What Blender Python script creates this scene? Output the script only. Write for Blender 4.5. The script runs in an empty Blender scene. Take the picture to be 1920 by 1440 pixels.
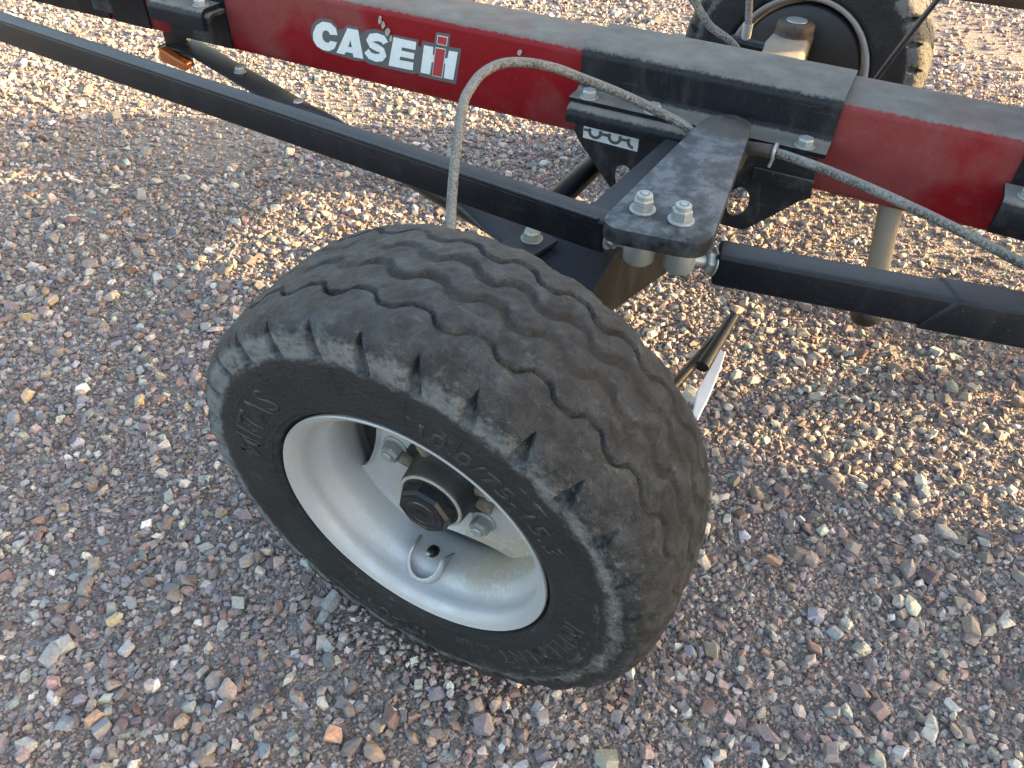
import bpy, bmesh, math, random
import numpy as np
from mathutils import Vector, Matrix, Quaternion

random.seed(7)
rng = np.random.default_rng(11)
R = math.radians
scene = bpy.context.scene
COL = scene.collection

# ------------------------------------------------------------------ camera
cam_data = bpy.data.cameras.new('camera')
cam_data.sensor_width = 36.0
cam_data.lens = 27.04
cam_data.clip_start = 0.02
cam_data.clip_end = 400.0
cam = bpy.data.objects.new('camera', cam_data)
COL.objects.link(cam)
c_right = (0.89520, 0.44496, 0.02506)
c_up = (-0.31772, 0.59776, 0.73602)
c_fwd = (-0.31252, 0.66685, -0.67649)
CAM = Vector((0.0, 0.0, 1.235))
cam.matrix_world = Matrix(((c_right[0], c_up[0], -c_fwd[0], CAM.x),
                           (c_right[1], c_up[1], -c_fwd[1], CAM.y),
                           (c_right[2], c_up[2], -c_fwd[2], CAM.z),
                           (0, 0, 0, 1)))
scene.camera = cam

# ------------------------------------------------------------------ sky, sun, exposure
SUN_AZ = R(25.0)      # measured from +X (along the beam) towards +Y
SUN_EL = R(13.2)
sun_dir = Vector((math.cos(SUN_AZ) * math.cos(SUN_EL), math.sin(SUN_AZ) * math.cos(SUN_EL), math.sin(SUN_EL)))
world = bpy.data.worlds.new('World')
scene.world = world
world.use_nodes = True
wn = world.node_tree.nodes
wl = world.node_tree.links
wn.clear()
sky = wn.new('ShaderNodeTexSky')
sky.sky_type = 'NISHITA'
sky.sun_disc = False
sky.sun_elevation = SUN_EL
sky.sun_rotation = math.pi / 2 - SUN_AZ
sky.air_density = 1.0
sky.dust_density = 3.0
sky.ozone_density = 0.0
bg = wn.new('ShaderNodeBackground')
bg.inputs['Strength'].default_value = 0.15
wo = wn.new('ShaderNodeOutputWorld')
wl.new(sky.outputs['Color'], bg.inputs['Color'])
wl.new(bg.outputs['Background'], wo.inputs['Surface'])

sun_data = bpy.data.lights.new('sun', 'SUN')
sun_data.energy = 4.0
sun_data.angle = R(0.6)
sun_data.color = (1.0, 0.69, 0.34)
sun = bpy.data.objects.new('sun', sun_data)
COL.objects.link(sun)
sun.rotation_euler = (-sun_dir).to_track_quat('-Z', 'Y').to_euler()
sun.location = sun_dir * 20

vs = scene.view_settings
vs.view_transform = 'Standard'
vs.look = 'None'
vs.exposure = 2.72
vs.gamma = 1.0
vs.use_curve_mapping = False


# ------------------------------------------------------------------ materials
class NT:
    def __init__(self, name):
        self.m = bpy.data.materials.new(name)
        self.m.use_nodes = True
        self.n = self.m.node_tree.nodes
        self.l = self.m.node_tree.links
        self.n.clear()
        self.out = self.n.new('ShaderNodeOutputMaterial')
        self.b = self.n.new('ShaderNodeBsdfPrincipled')
        self.l.new(self.b.outputs[0], self.out.inputs['Surface'])
        tc = self.n.new('ShaderNodeTexCoord')
        self.co = tc.outputs['Object']
        geo = self.n.new('ShaderNodeNewGeometry')
        self.pos = geo.outputs['Position']
        sep = self.n.new('ShaderNodeSeparateXYZ')
        self.l.new(geo.outputs['Normal'], sep.inputs[0])
        self.nz = sep.outputs['Z']

    def put(self, sock, v):
        if isinstance(v, (int, float)):
            sock.default_value = v
        elif isinstance(v, tuple):
            sock.default_value = v if len(v) == len(sock.default_value) else v + (1.0,)
        else:
            self.l.new(v, sock)

    def noise(self, scale, detail=4.0, rough=0.55, co=None, sx=None):
        t = self.n.new('ShaderNodeTexNoise')
        t.inputs['Scale'].default_value = scale
        t.inputs['Detail'].default_value = detail
        t.inputs['Roughness'].default_value = rough
        c = co if co is not None else self.pos
        if sx:
            mp = self.n.new('ShaderNodeMapping')
            mp.inputs['Scale'].default_value = sx
            self.l.new(c, mp.inputs['Vector'])
            c = mp.outputs[0]
        self.l.new(c, t.inputs['Vector'])
        return t.outputs['Fac']

    def voro(self, scale, feature='F1', out='Distance', co=None):
        t = self.n.new('ShaderNodeTexVoronoi')
        t.feature = feature
        t.inputs['Scale'].default_value = scale
        self.l.new(co if co is not None else self.pos, t.inputs['Vector'])
        return t.outputs[out]

    def remap(self, v, a, b, c=0.0, d=1.0):
        t = self.n.new('ShaderNodeMapRange')
        t.clamp = True
        self.put(t.inputs['Value'], v)
        t.inputs['From Min'].default_value = a
        t.inputs['From Max'].default_value = b
        t.inputs['To Min'].default_value = c
        t.inputs['To Max'].default_value = d
        return t.outputs[0]

    def math(self, op, a, b=0.0, clamp=False):
        t = self.n.new('ShaderNodeMath')
        t.operation = op
        t.use_clamp = clamp
        self.put(t.inputs[0], a)
        self.put(t.inputs[1], b)
        return t.outputs[0]

    def mix(self, f, a, b, mode='MIX'):
        t = self.n.new('ShaderNodeMix')
        t.data_type = 'RGBA'
        t.blend_type = mode
        self.put(t.inputs['Factor'], f)
        self.put(t.inputs['A'], a)
        self.put(t.inputs['B'], b)
        return t.outputs['Result']

    def attr(self, name, out='Fac'):
        t = self.n.new('ShaderNodeAttribute')
        t.attribute_name = name
        return t.outputs[out]

    def bump(self, hgt, strength, dist):
        t = self.n.new('ShaderNodeBump')
        t.inputs['Strength'].default_value = strength
        t.inputs['Distance'].default_value = dist
        self.put(t.inputs['Height'], hgt)
        self.l.new(t.outputs[0], self.b.inputs['Normal'])

    def done(self, col, rough, metal=0.0, spec=None):
        self.put(self.b.inputs['Base Color'], col)
        self.put(self.b.inputs['Roughness'], rough)
        self.put(self.b.inputs['Metallic'], metal)
        if spec is not None:
            self.b.inputs['Specular IOR Level'].default_value = spec
        return self.m


DUST = (0.150, 0.147, 0.130)


def dusty(name, base, rough=0.38, top=0.9, side=0.12, dust=DUST, lo=0.45, hi=0.8, spec=0.5, streak=(3, 3, 1), metal=0.0, patch=6.0, film=0.0, scratch=(0.06, 1, 1)):
    t = NT(name)
    n1 = t.noise(90, 6, 0.7)
    zf = t.remap(t.math('ADD', t.nz, t.math('MULTIPLY', t.math('SUBTRACT', t.math('ADD', t.math('MULTIPLY', n1, 0.6), t.math('MULTIPLY', t.noise(420, 3, 0.7), 0.4)), 0.5), 1.1)), lo, hi)
    big = t.noise(9, 5, 0.6)
    topf = t.math('MULTIPLY', zf, t.math('MULTIPLY', t.remap(big, 0.25, 0.6, 0.72, 1.0), top))
    n2 = t.noise(patch, 8, 0.68, sx=streak)
    n3 = t.noise(240, 3, 0.6)
    sidef = t.math('MULTIPLY', t.remap(n2, 0.50, 0.76), side * 1.7)
    sidef = t.math('ADD', sidef, t.math('MULTIPLY', t.remap(n3, 0.60, 0.72), side * 1.2))
    n4 = t.noise(70, 5, 0.8)
    sidef = t.math('ADD', sidef, t.math('MULTIPLY', t.remap(n4, 0.63, 0.70), side * 2.5))
    scr = t.noise(150, 4, 0.6, sx=scratch)
    sidef = t.math('ADD', sidef, t.math('MULTIPLY', t.remap(scr, 0.62, 0.70), side * 1.3))
    chip = t.remap(t.noise(310, 2, 0.5), 0.70, 0.74)
    sidef = t.math('ADD', sidef, t.math('MULTIPLY', chip, 0.45))
    if film:
        nf = t.noise(2.3, 5, 0.55)
        sidef = t.math('ADD', sidef, t.math('MULTIPLY', t.math('MULTIPLY', t.remap(nf, 0.48, 0.54), t.remap(n4, 0.25, 0.7, 0.6, 1.0)), film))
    f = t.math('MAXIMUM', topf, sidef, True)
    dcol = t.mix(t.remap(t.noise(22, 4), 0.3, 0.7), tuple(c * 0.8 for c in dust), tuple(min(1, c * 1.12) for c in dust))
    col = t.mix(f, base, dcol)
    ro = t.remap(t.math('ADD', f, t.math('MULTIPLY', n2, 0.25)), 0.0, 1.0, rough, 0.92)
    t.bump(t.math('ADD', t.math('MULTIPLY', n3, 0.5), n1), 0.12, 0.002)
    return t.done(col, ro, metal, spec)


MAT = {}
MAT['red'] = dusty('red_paint', (0.165, 0.0015, 0.0060), 0.38, 1.0, 0.05, streak=(2, 2, 2), lo=0.58, hi=0.80, patch=2.6, spec=0.2, film=0.24)
MAT['black'] = dusty('black_paint', (0.004, 0.006, 0.010), 0.38, 0.95, 0.09, lo=0.58, hi=0.80, spec=0.24)
MAT['black_rail'] = dusty('black_rail_paint', (0.004, 0.006, 0.010), 0.32, 0.11, 0.055, lo=0.6, hi=0.9, spec=0.3)
MAT['black_arm'] = dusty('black_arm_paint', (0.012, 0.015, 0.020), 0.42, 0.26, 0.12, dust=(0.26, 0.28, 0.30), lo=0.5, hi=1.1, spec=0.4)
MAT['black_gusset'] = dusty('black_gusset_paint', (0.012, 0.014, 0.019), 0.42, 0.8, 0.26, spec=0.3, patch=13.0)
MAT['axle'] = dusty('axle_paint', (0.008, 0.0085, 0.009), 0.6, 0.30, 0.30, dust=(0.045, 0.060, 0.085), spec=0.15, streak=(6, 6, 1))  # dark blue dust tone offsets the warm sun, in place of shade
MAT['far_axle'] = dusty('far_axle_dust', (0.07, 0.065, 0.055), 0.6, 0.9, 0.5, dust=(0.22, 0.205, 0.165))
MAT['leg_dust'] = dusty('leg_dust', (0.20, 0.19, 0.165), 0.6, 0.8, 0.4, dust=(0.30, 0.285, 0.24))
MAT['zinc'] = dusty('zinc_plate', (0.30, 0.33, 0.33), 0.42, 0.30, 0.35, dust=(0.25, 0.235, 0.195), metal=0.55)
MAT['rim'] = None


def mat_arm():
    t = NT('scuffed_arm_paint')
    n1 = t.noise(26, 9, 0.75)
    n2 = t.noise(9, 4, 0.6)
    n3 = t.noise(160, 3, 0.7, sx=(1, 0.25, 1))
    sep = t.n.new('ShaderNodeSeparateXYZ')
    t.l.new(t.pos, sep.inputs[0])
    up = t.remap(t.nz, 0.5, 0.95)
    scuff = t.math('MULTIPLY', t.remap(t.math('ADD', n1, t.math('MULTIPLY', n2, 0.5)), 0.66, 0.84), 0.75)
    scuff = t.math('ADD', scuff, t.math('MULTIPLY', t.remap(n3, 0.60, 0.72), 0.22))
    scuff = t.math('MULTIPLY', scuff, t.remap(up, 0, 1, 0.35, 1.0))
    col = t.mix(scuff, (0.006, 0.008, 0.011), (0.135, 0.148, 0.16))
    stain = t.remap(t.math('ADD', sep.outputs['Y'], t.math('MULTIPLY', n2, 0.10)), 1.43, 1.47)
    col = t.mix(t.math('MULTIPLY', stain, 0.8), col, t.mix(n1, (0.030, 0.028, 0.022), (0.075, 0.070, 0.058)))
    t.bump(n1, 0.15, 0.002)
    return t.done(col, t.remap(scuff, 0, 0.5, 0.45, 0.85), 0.0, 0.3)


MAT['black_arm'] = mat_arm()


def mat_rim():
    t = NT('silver_rim_paint')
    co = t.co
    n1 = t.noise(14, 6, 0.65, co=co)
    n2 = t.noise(120, 4, 0.7, co=co)
    fl = t.noise(900, 1, 0.5, co=co)
    base = t.mix(t.remap(fl, 0.35, 0.65), (0.34, 0.36, 0.385), (0.44, 0.465, 0.49))
    mud = t.math('MULTIPLY', t.attr('mud'), t.remap(t.math('ADD', n2, t.math('MULTIPLY', n1, 0.6)), 0.62, 0.84), True)
    film = t.math('MULTIPLY', t.remap(n1, 0.36, 0.70), 0.34)
    film = t.math('ADD', film, t.math('MULTIPLY', t.math('MULTIPLY', t.remap(t.nz, 0.1, 0.9), t.remap(t.noise(40, 6, 0.7, co=co), 0.35, 0.65)), 0.30), True)
    spk = t.remap(t.noise(260, 2, 0.5, co=co), 0.69, 0.73)
    film = t.math('MAXIMUM', film, t.math('MULTIPLY', spk, 0.6))
    col = t.mix(film, base, (0.31, 0.295, 0.26))
    col = t.mix(mud, col, (0.30, 0.265, 0.20))
    ro = t.remap(t.math('ADD', film, mud), 0.0, 1.0, 0.44, 0.9)
    met = t.math('MULTIPLY', t.math('SUBTRACT', 1.0, t.math('MAXIMUM', film, mud)), 0.45, True)
    t.bump(n2, 0.1, 0.001)
    return t.done(col, ro, met, 0.5)


MAT['rim'] = mat_rim()


def mat_tyre():
    t = NT('worn_rubber')
    co = t.co
    d = t.attr('dust')
    g = t.attr('groove')
    n1 = t.noise(28, 8, 0.72, co=co)
    n2 = t.noise(150, 5, 0.7, co=co)
    n3 = t.noise(9, 4, 0.6, co=co)
    n5 = t.noise(70, 7, 0.75, co=co)
    sk0 = t.noise(75, 6, 0.72, co=t.attr('tw', 'Vector'), sx=(0.30, 1.5, 1))
    m = t.math('ADD', t.math('MULTIPLY', n1, 0.22), t.math('ADD', t.math('MULTIPLY', n5, 0.33), t.math('ADD', t.math('MULTIPLY', n2, 0.18), t.math('MULTIPLY', sk0, 0.27))))
    thr = t.math('SUBTRACT', 0.61, t.math('MULTIPLY', d, 0.21))
    f = t.math('DIVIDE', t.math('SUBTRACT', m, thr), 0.11, True)
    f = t.math('MULTIPLY', f, t.remap(d, 0, 1, 0.30, 0.80))
    tread = t.attr('tread')
    sc = t.remap(t.noise(260, 3, 0.8, co=co), 0.64, 0.71)
    sk = t.noise(60, 6, 0.7, co=t.attr('tw', 'Vector'), sx=(0.22, 1.6, 1))
    blot = t.remap(t.noise(34, 6, 0.7, co=co), 0.40, 0.60)
    base = t.mix(t.remap(n3, 0.3, 0.7), (0.008, 0.010, 0.0115), (0.017, 0.020, 0.022))
    base = t.mix(tread, base, t.mix(t.remap(n1, 0.3, 0.7), (0.009, 0.011, 0.0135), (0.046, 0.052, 0.059)))
    base = t.mix(t.math('MULTIPLY', tread, blot), t.mix(0.0, base, base), t.mix(1.0, base, (0.30, 0.31, 0.33), 'MULTIPLY'))
    col = t.mix(f, base, (0.18, 0.192, 0.193))
    col = t.mix(t.math('MULTIPLY', t.remap(sk, 0.58, 0.72), t.math('MULTIPLY', tread, 0.35)), col, (0.11, 0.118, 0.122))
    col = t.mix(t.math('MULTIPLY', g, t.remap(n1, 0.3, 0.65, 0.45, 0.9)), col, (0.016, 0.015, 0.013))
    col = t.mix(t.math('MULTIPLY', sc, t.math('MULTIPLY', tread, 0.6)), col, (0.16, 0.16, 0.155))
    t.bump(t.math('ADD', n2, t.math('ADD', t.math('MULTIPLY', n1, 1.2), n5)), 0.85, 0.006)
    return t.done(col, t.remap(f, 0, 1, 0.5, 0.9), 0.0, 0.35)


MAT['tyre'] = mat_tyre()


def mat_simple(name, base, rough, metal=0.0, var=0.25, scale=60.0, spec=0.5, bump=0.1):
    t = NT(name)
    n1 = t.noise(scale, 6, 0.65, co=t.co)
    col = t.mix(t.remap(n1, 0.3, 0.7), tuple(c * (1 - var) for c in base), tuple(min(1, c * (1 + var)) for c in base))
    t.bump(n1, bump, 0.002)
    return t.done(col, rough, metal, spec)


MAT['rubber'] = mat_simple('black_rubber', (0.007, 0.0072, 0.008), 0.5, var=0.4)
MAT['lettering'] = mat_simple('raised_rubber', (0.016, 0.0185, 0.021), 0.5, var=0.5)
MAT['plastic'] = mat_simple('black_plastic_cap', (0.012, 0.013, 0.016), 0.3, var=0.4)
MAT['hub'] = dusty('hub_paint', (0.010, 0.012, 0.014), 0.4, 0.16, 0.12, dust=(0.20, 0.185, 0.15), spec=0.35)
MAT['decal_white'] = mat_simple('decal_white', (0.56, 0.60, 0.62), 0.55, var=0.07, scale=90, bump=0.0)
MAT['decal_grey'] = mat_simple('decal_grey', (0.075, 0.082, 0.085), 0.5, var=0.12, scale=200, bump=0.0)
MAT['decal_red'] = mat_simple('decal_red', (0.30, 0.025, 0.035), 0.5, var=0.12, scale=200, bump=0.0)
MAT['chip'] = mat_simple('dried_mud_splash', (0.27, 0.255, 0.22), 0.9, var=0.3, scale=150)
MAT['rusty'] = mat_simple('rusty_brown_steel', (0.045, 0.026, 0.019), 0.85, var=0.6, scale=150)
MAT['brown'] = mat_simple('grease_brown', (0.055, 0.042, 0.032), 0.75, var=0.4)
MAT['white_plate'] = mat_simple('white_reflector', (0.66, 0.67, 0.68), 0.45, var=0.06)
MAT['ear'] = mat_simple('muddy_casting', (0.13, 0.112, 0.082), 0.85, var=0.6, scale=110, bump=0.5)
MAT['cable'] = mat_simple('cable_sheath', (0.012, 0.012, 0.016), 0.4)


def mat_hose():
    t = NT('dusty_hose')
    n1 = t.noise(230, 6, 0.75, co=t.co)
    n2 = t.noise(20, 3, co=t.co)
    f = t.remap(t.math('ADD', n1, t.math('MULTIPLY', t.math('SUBTRACT', n2, 0.5), 0.35)), 0.40, 0.56)
    f = t.math('MAXIMUM', f, t.remap(t.nz, 0.2, 0.9, 0.0, 0.85))
    col = t.mix(f, (0.035, 0.035, 0.034), t.mix(t.remap(n1, 0.4, 0.7), (0.14, 0.14, 0.13), (0.22, 0.218, 0.20)))
    t.bump(n1, 0.3, 0.002)
    return t.done(col, 0.85, 0.0, 0.3)


MAT['hose'] = mat_hose()


def mat_amber():
    t = NT('amber_lens')
    n1 = t.noise(60, 3, co=t.co)
    t.b.inputs['Coat Weight'].default_value = 0.6
    return t.done(t.mix(n1, (0.24, 0.055, 0.006), (0.36, 0.09, 0.010)), 0.25)


MAT['amber'] = mat_amber()


def stone_shader(t, col):
    n1 = t.noise(190, 5, 0.7)
    n2 = t.noise(45, 3, 0.6)
    c = t.mix(t.remap(n1, 0.32, 0.68), (0.68, 0.68, 0.69), (1.22, 1.21, 1.19))
    out = t.mix(1.0, col, c, 'MULTIPLY')
    out = t.mix(t.remap(n2, 0.5, 0.75, 0.0, 0.30), out, (0.25, 0.21, 0.175))
    t.bump(n1, 0.35, 0.0025)
    return t.done(out, 0.82, 0.0, 0.3)


def mat_gravel():
    t = NT('crushed_rock')
    return stone_shader(t, t.attr('col', 'Color'))


def mat_stone():
    t = NT('loose_stone')
    oi = t.n.new('ShaderNodeObjectInfo')
    return stone_shader(t, oi.outputs['Color'])


MAT['gravel'] = mat_gravel()
MAT['stone'] = mat_stone()


def mat_ground():
    t = NT('stony_dirt')
    big = t.noise(1.6, 5, 0.6)
    vc = t.n.new('ShaderNodeTexVoronoi')
    vc.inputs['Scale'].default_value = 210
    t.l.new(t.pos, vc.inputs['Vector'])
    vd = vc.outputs['Distance']
    sepc = t.n.new('ShaderNodeSeparateColor')
    t.l.new(vc.outputs['Color'], sepc.inputs[0])
    v2 = t.n.new('ShaderNodeTexVoronoi')
    v2.inputs['Scale'].default_value = 95
    t.l.new(t.pos, v2.inputs['Vector'])
    sep2 = t.n.new('ShaderNodeSeparateColor')
    t.l.new(v2.outputs['Color'], sep2.inputs[0])
    dirt = t.mix(t.remap(big, 0.38, 0.62), (0.190, 0.158, 0.138), (0.270, 0.178, 0.130))
    grit = t.mix(sepc.outputs[0], (0.14, 0.125, 0.12), (0.36, 0.33, 0.30))
    col = t.mix(t.remap(sepc.outputs[1], 0.35, 0.5), dirt, grit)
    grit2 = t.mix(sep2.outputs[0], (0.15, 0.135, 0.13), (0.38, 0.36, 0.33))
    col = t.mix(t.remap(sep2.outputs[1], 0.62, 0.66), col, grit2)
    fine = t.noise(500, 4, 0.7)
    col = t.mix(1.0, col, t.mix(fine, (0.62, 0.61, 0.60), (1.3, 1.3, 1.3)), 'MULTIPLY')
    hgt = t.math('ADD', t.math('MULTIPLY', vd, -1.2), t.math('MULTIPLY', fine, 0.5))
    hgt = t.math('ADD', hgt, t.math('MULTIPLY', v2.outputs['Distance'], -1.0))
    t.bump(hgt, 0.9, 0.006)
    return t.done(col, 0.92, 0.0, 0.2)


MAT['ground'] = mat_ground()

# ------------------------------------------------------------------ object helpers
WLOC = {}


def register(o, parent, wloc):
    COL.objects.link(o)
    WLOC[o.name] = Vector(wloc)
    if parent is not None:
        o.parent = parent
        o.location = Vector(wloc) - WLOC[parent.name]
    else:
        o.location = wloc
    return o


def mesh_obj(name, bm, mat, parent=None, smooth=False, recenter=True):
    """bm in world coordinates -> one mesh object centred on its own bounds."""
    me = bpy.data.meshes.new(name)
    bmesh.ops.recalc_face_normals(bm, faces=bm.faces[:])
    if recenter and len(bm.verts):
        lo = Vector([min(v.co[i] for v in bm.verts) for i in range(3)])
        hi = Vector([max(v.co[i] for v in bm.verts) for i in range(3)])
        c = (lo + hi) / 2
        bmesh.ops.translate(bm, verts=bm.verts[:], vec=-c)
    else:
        c = Vector((0, 0, 0))
    bm.to_mesh(me)
    bm.free()
    me.shade_smooth()
    me.set_sharp_from_angle(angle=R(60 if smooth else 32))
    me.materials.append(mat)
    o = bpy.data.objects.new(name, me)
    return register(o, parent, c)


def empty(name, loc):
    o = bpy.data.objects.new(name, None)
    o.empty_display_size = 0.2
    return register(o, None, loc)


def tag(o, label=None, cat=None, group=None, kind=None):
    if label:
        o['label'] = label
    if cat:
        o['category'] = cat
    if group:
        o['group'] = group
    if kind:
        o['kind'] = kind
    return o


def prism(bm, poly, axis, lo, hi):
    """poly of 2D points; axis x:(y,z) y:(x,z) z:(x,y), extruded lo..hi."""
    def P(p, w):
        if axis == 'x':
            return (w, p[0], p[1])
        if axis == 'y':
            return (p[0], w, p[1])
        return (p[0], p[1], w)
    a = [bm.verts.new(P(p, lo)) for p in poly]
    b = [bm.verts.new(P(p, hi)) for p in poly]
    n = len(poly)
    bm.faces.new(a)
    bm.faces.new(b[::-1])
    for i in range(n):
        j = (i + 1) % n
        bm.faces.new((a[i], b[i], b[j], a[j]))


def bevel_all(bm, w, seg=2, angle=0.5):
    es = [e for e in bm.edges if len(e.link_faces) == 2 and e.calc_face_angle(0) > angle]
    bmesh.ops.bevel(bm, geom=es, offset=w, segments=seg, profile=0.5, affect='EDGES')


def box_bm(x0, x1, y0, y1, z0, z1, bev=0.0, seg=2):
    bm = bmesh.new()
    prism(bm, [(x0, y0), (x1, y0), (x1, y1), (x0, y1)], 'z', z0, z1)
    if bev:
        bmesh.ops.recalc_face_normals(bm, faces=bm.faces[:])
        bevel_all(bm, bev, seg)
    return bm


def frame_of(d):
    d = d.normalized()
    up = Vector((0, 0, 1)) if abs(d.z) < 0.95 else Vector((0, 1, 0))
    s = d.cross(up).normalized()
    return s, s.cross(d).normalized()


def bar_bm(p0, p1, w, hgt, bev=0.004, top_ref=True):
    """rectangular bar between two points; w across (horizontal), hgt vertical, the points run along the top centre line."""
    bm = bmesh.new()
    p0, p1 = Vector(p0), Vector(p1)
    s, u = frame_of(p1 - p0)
    ring = []
    for p in (p0, p1):
        ring.append([bm.verts.new(p + s * (w / 2) * a + u * hgt * b) for a, b in ((-1, 0), (1, 0), (1, -1), (-1, -1))])
    bm.faces.new(ring[0])
    bm.faces.new(ring[1][::-1])
    for i in range(4):
        j = (i + 1) % 4
        bm.faces.new((ring[0][i], ring[1][i], ring[1][j], ring[0][j]))
    bmesh.ops.recalc_face_normals(bm, faces=bm.faces[:])
    if bev:
        bevel_all(bm, bev, 3)
    return bm


def catmull(pts, n=8):
    P = [Vector(p) for p in pts]
    P = [P[0] * 2 - P[1]] + P + [P[-1] * 2 - P[-2]]
    out = []
    for i in range(1, len(P) - 2):
        for k in range(n):
            t = k / n
            a, b, c, d = P[i - 1], P[i], P[i + 1], P[i + 2]
            out.append(0.5 * ((2 * b) + (c - a) * t + (2 * a - 5 * b + 4 * c - d) * t * t + (3 * b - a - 3 * c + d) * t ** 3))
    out.append(P[-2])
    return out


def tube_bm(pts, rad, seg=14, bm=None, squash=None):
    bm = bm or bmesh.new()
    pts = [Vector(p) for p in pts]
    rings = []
    s, u = None, None
    for i, p in enumerate(pts):
        d = (pts[min(i + 1, len(pts) - 1)] - pts[max(i - 1, 0)]).normalized()
        if s is None:
            s, u = frame_of(d)
        else:
            s = (s - d * s.dot(d)).normalized()
            u = s.cross(d).normalized()
        r = rad(i / (len(pts) - 1)) if callable(rad) else rad
        ra, rb = (r if isinstance(r, tuple) else (r, r))
        rings.append([bm.verts.new(p + s * ra * math.cos(2 * math.pi * k / seg) + u * rb * math.sin(2 * math.pi * k / seg)) for k in range(seg)])
    for i in range(len(rings) - 1):
        for k in range(seg):
            j = (k + 1) % seg
            bm.faces.new((rings[i][k], rings[i][j], rings[i + 1][j], rings[i + 1][k]))
    bm.faces.new(rings[0][::-1])
    bm.faces.new(rings[-1])
    return bm


def lathe_bm(profile, M, seg=32, bm=None):
    """profile of (axial, radius); axis = local Y of matrix M (negative Y outwards)."""
    bm = bm or bmesh.new()
    rings = []
    for a, r in profile:
        rings.append([bm.verts.new(M @ Vector((r * math.cos(2 * math.pi * k / seg), a, r * math.sin(2 * math.pi * k / seg)))) for k in range(seg)])
    for i in range(len(rings) - 1):
        for k in range(seg):
            j = (k + 1) % seg
            bm.faces.new((rings[i][k], rings[i][j], rings[i + 1][j], rings[i + 1][k]))
    return bm, rings


BOLT_CACHE = {}


def bolt_mesh(kind, r, hh):
    """hex head with chamfer and washer, along +Z, standing on z = 0."""
    key = (kind, r, hh)
    if key in BOLT_CACHE:
        return BOLT_CACHE[key]
    bm = bmesh.new()

    def ring(rad, z, n, ph=0.0):
        return [bm.verts.new((rad * math.cos(2 * math.pi * k / n + ph), rad * math.sin(2 * math.pi * k / n + ph), z)) for k in range(n)]

    def loft(a, b):
        n = len(a)
        for k in range(n):
            j = (k + 1) % n
            bm.faces.new((a[k], a[j], b[j], b[k]))
    w0 = ring(r * 1.28, 0, 20)
    w1 = ring(r * 1.28, hh * 0.10, 20)
    w2 = ring(r * 1.18, hh * 0.16, 20)
    loft(w0, w1)
    loft(w1, w2)
    bm.faces.new(w2)
    bm.faces.new(w0[::-1])
    a = ring(r, hh * 0.165, 6)
    b = ring(r, hh * 0.80, 6)
    loft(a, b)
    bm.faces.new(a[::-1])
    if kind == 'nut':      # nylon lock nut with dome collar and stud end
        c = ring(r * 0.84, hh * 0.90, 6)
        loft(b, c)
        bm.faces.new(c)
        d0 = ring(r * 0.80, hh * 0.905, 20)
        d1 = ring(r * 0.78, hh * 1.16, 20)
        d2 = ring(r * 0.66, hh * 1.24, 20)
        d3 = ring(r * 0.46, hh * 1.24, 20)
        d4 = ring(r * 0.44, hh * 1.17, 20)
        loft(d0, d1)
        loft(d1, d2)
        loft(d2, d3)
        loft(d3, d4)
        bm.faces.new(d4)
        s0 = ring(r * 0.36, hh * 1.172, 14)
        s1 = ring(r * 0.36, hh * 1.26, 14)
        s2 = ring(r * 0.28, hh * 1.29, 14)
        loft(s0, s1)
        loft(s1, s2)
        bm.faces.new(s2)
    elif kind == 'lug':
        c = ring(r * 0.86, hh * 1.0, 6)
        loft(b, c)
        bm.faces.new(c)
        s0 = ring(r * 0.60, hh * 1.002, 16)
        s1 = ring(r * 0.58, hh * 1.12, 16)
        s2 = ring(r * 0.46, hh * 1.20, 16)
        loft(s0, s1)
        loft(s1, s2)
        bm.faces.new(s2)
    else:
        c = ring(r * 0.88, hh * 1.0, 6)
        loft(b, c)
        d = ring(r * 0.70, hh * 1.03, 6)
        loft(c, d)
        bm.faces.new(d)
    bmesh.ops.recalc_face_normals(bm, faces=bm.faces[:])
    me = bpy.data.meshes.new(kind)
    bm.to_mesh(me)
    bm.free()
    me.materials.append(MAT['zinc'])
    BOLT_CACHE[key] = me
    return me


def add_bolt(parent, loc, r=0.0135, hh=0.014, kind='bolt', axis=(0, 0, 1), name=None, spin=None):
    o = bpy.data.objects.new(name or kind, bolt_mesh(kind, r, hh))
    register(o, parent, loc)
    q = Vector((0, 0, 1)).rotation_difference(Vector(axis))
    sp = Quaternion(Vector(axis).normalized(), random.uniform(0, 6.28) if spin is None else spin)
    o.rotation_mode = 'QUATERNION'
    o.rotation_quaternion = sp @ q
    return o


def tilt(bm, x0=-0.6, k=-0.0080):
    for v in bm.verts:
        v.co.z += k * (v.co.x - x0)
    return bm


# ------------------------------------------------------------------ ground
def ghgt(x, y):
    h = 0.004 * np.sin(1.7 * x + 0.6 * y) + 0.004 * np.sin(2.3 * y - 0.9 * x + 1.0) + 0.002 * np.sin(7.1 * x + 3.0) * np.sin(6.3 * y)
    fade = np.clip((8.0 - np.hypot(x, y)) / 4.0, 0, 1)
    return h * fade - 0.004


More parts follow.
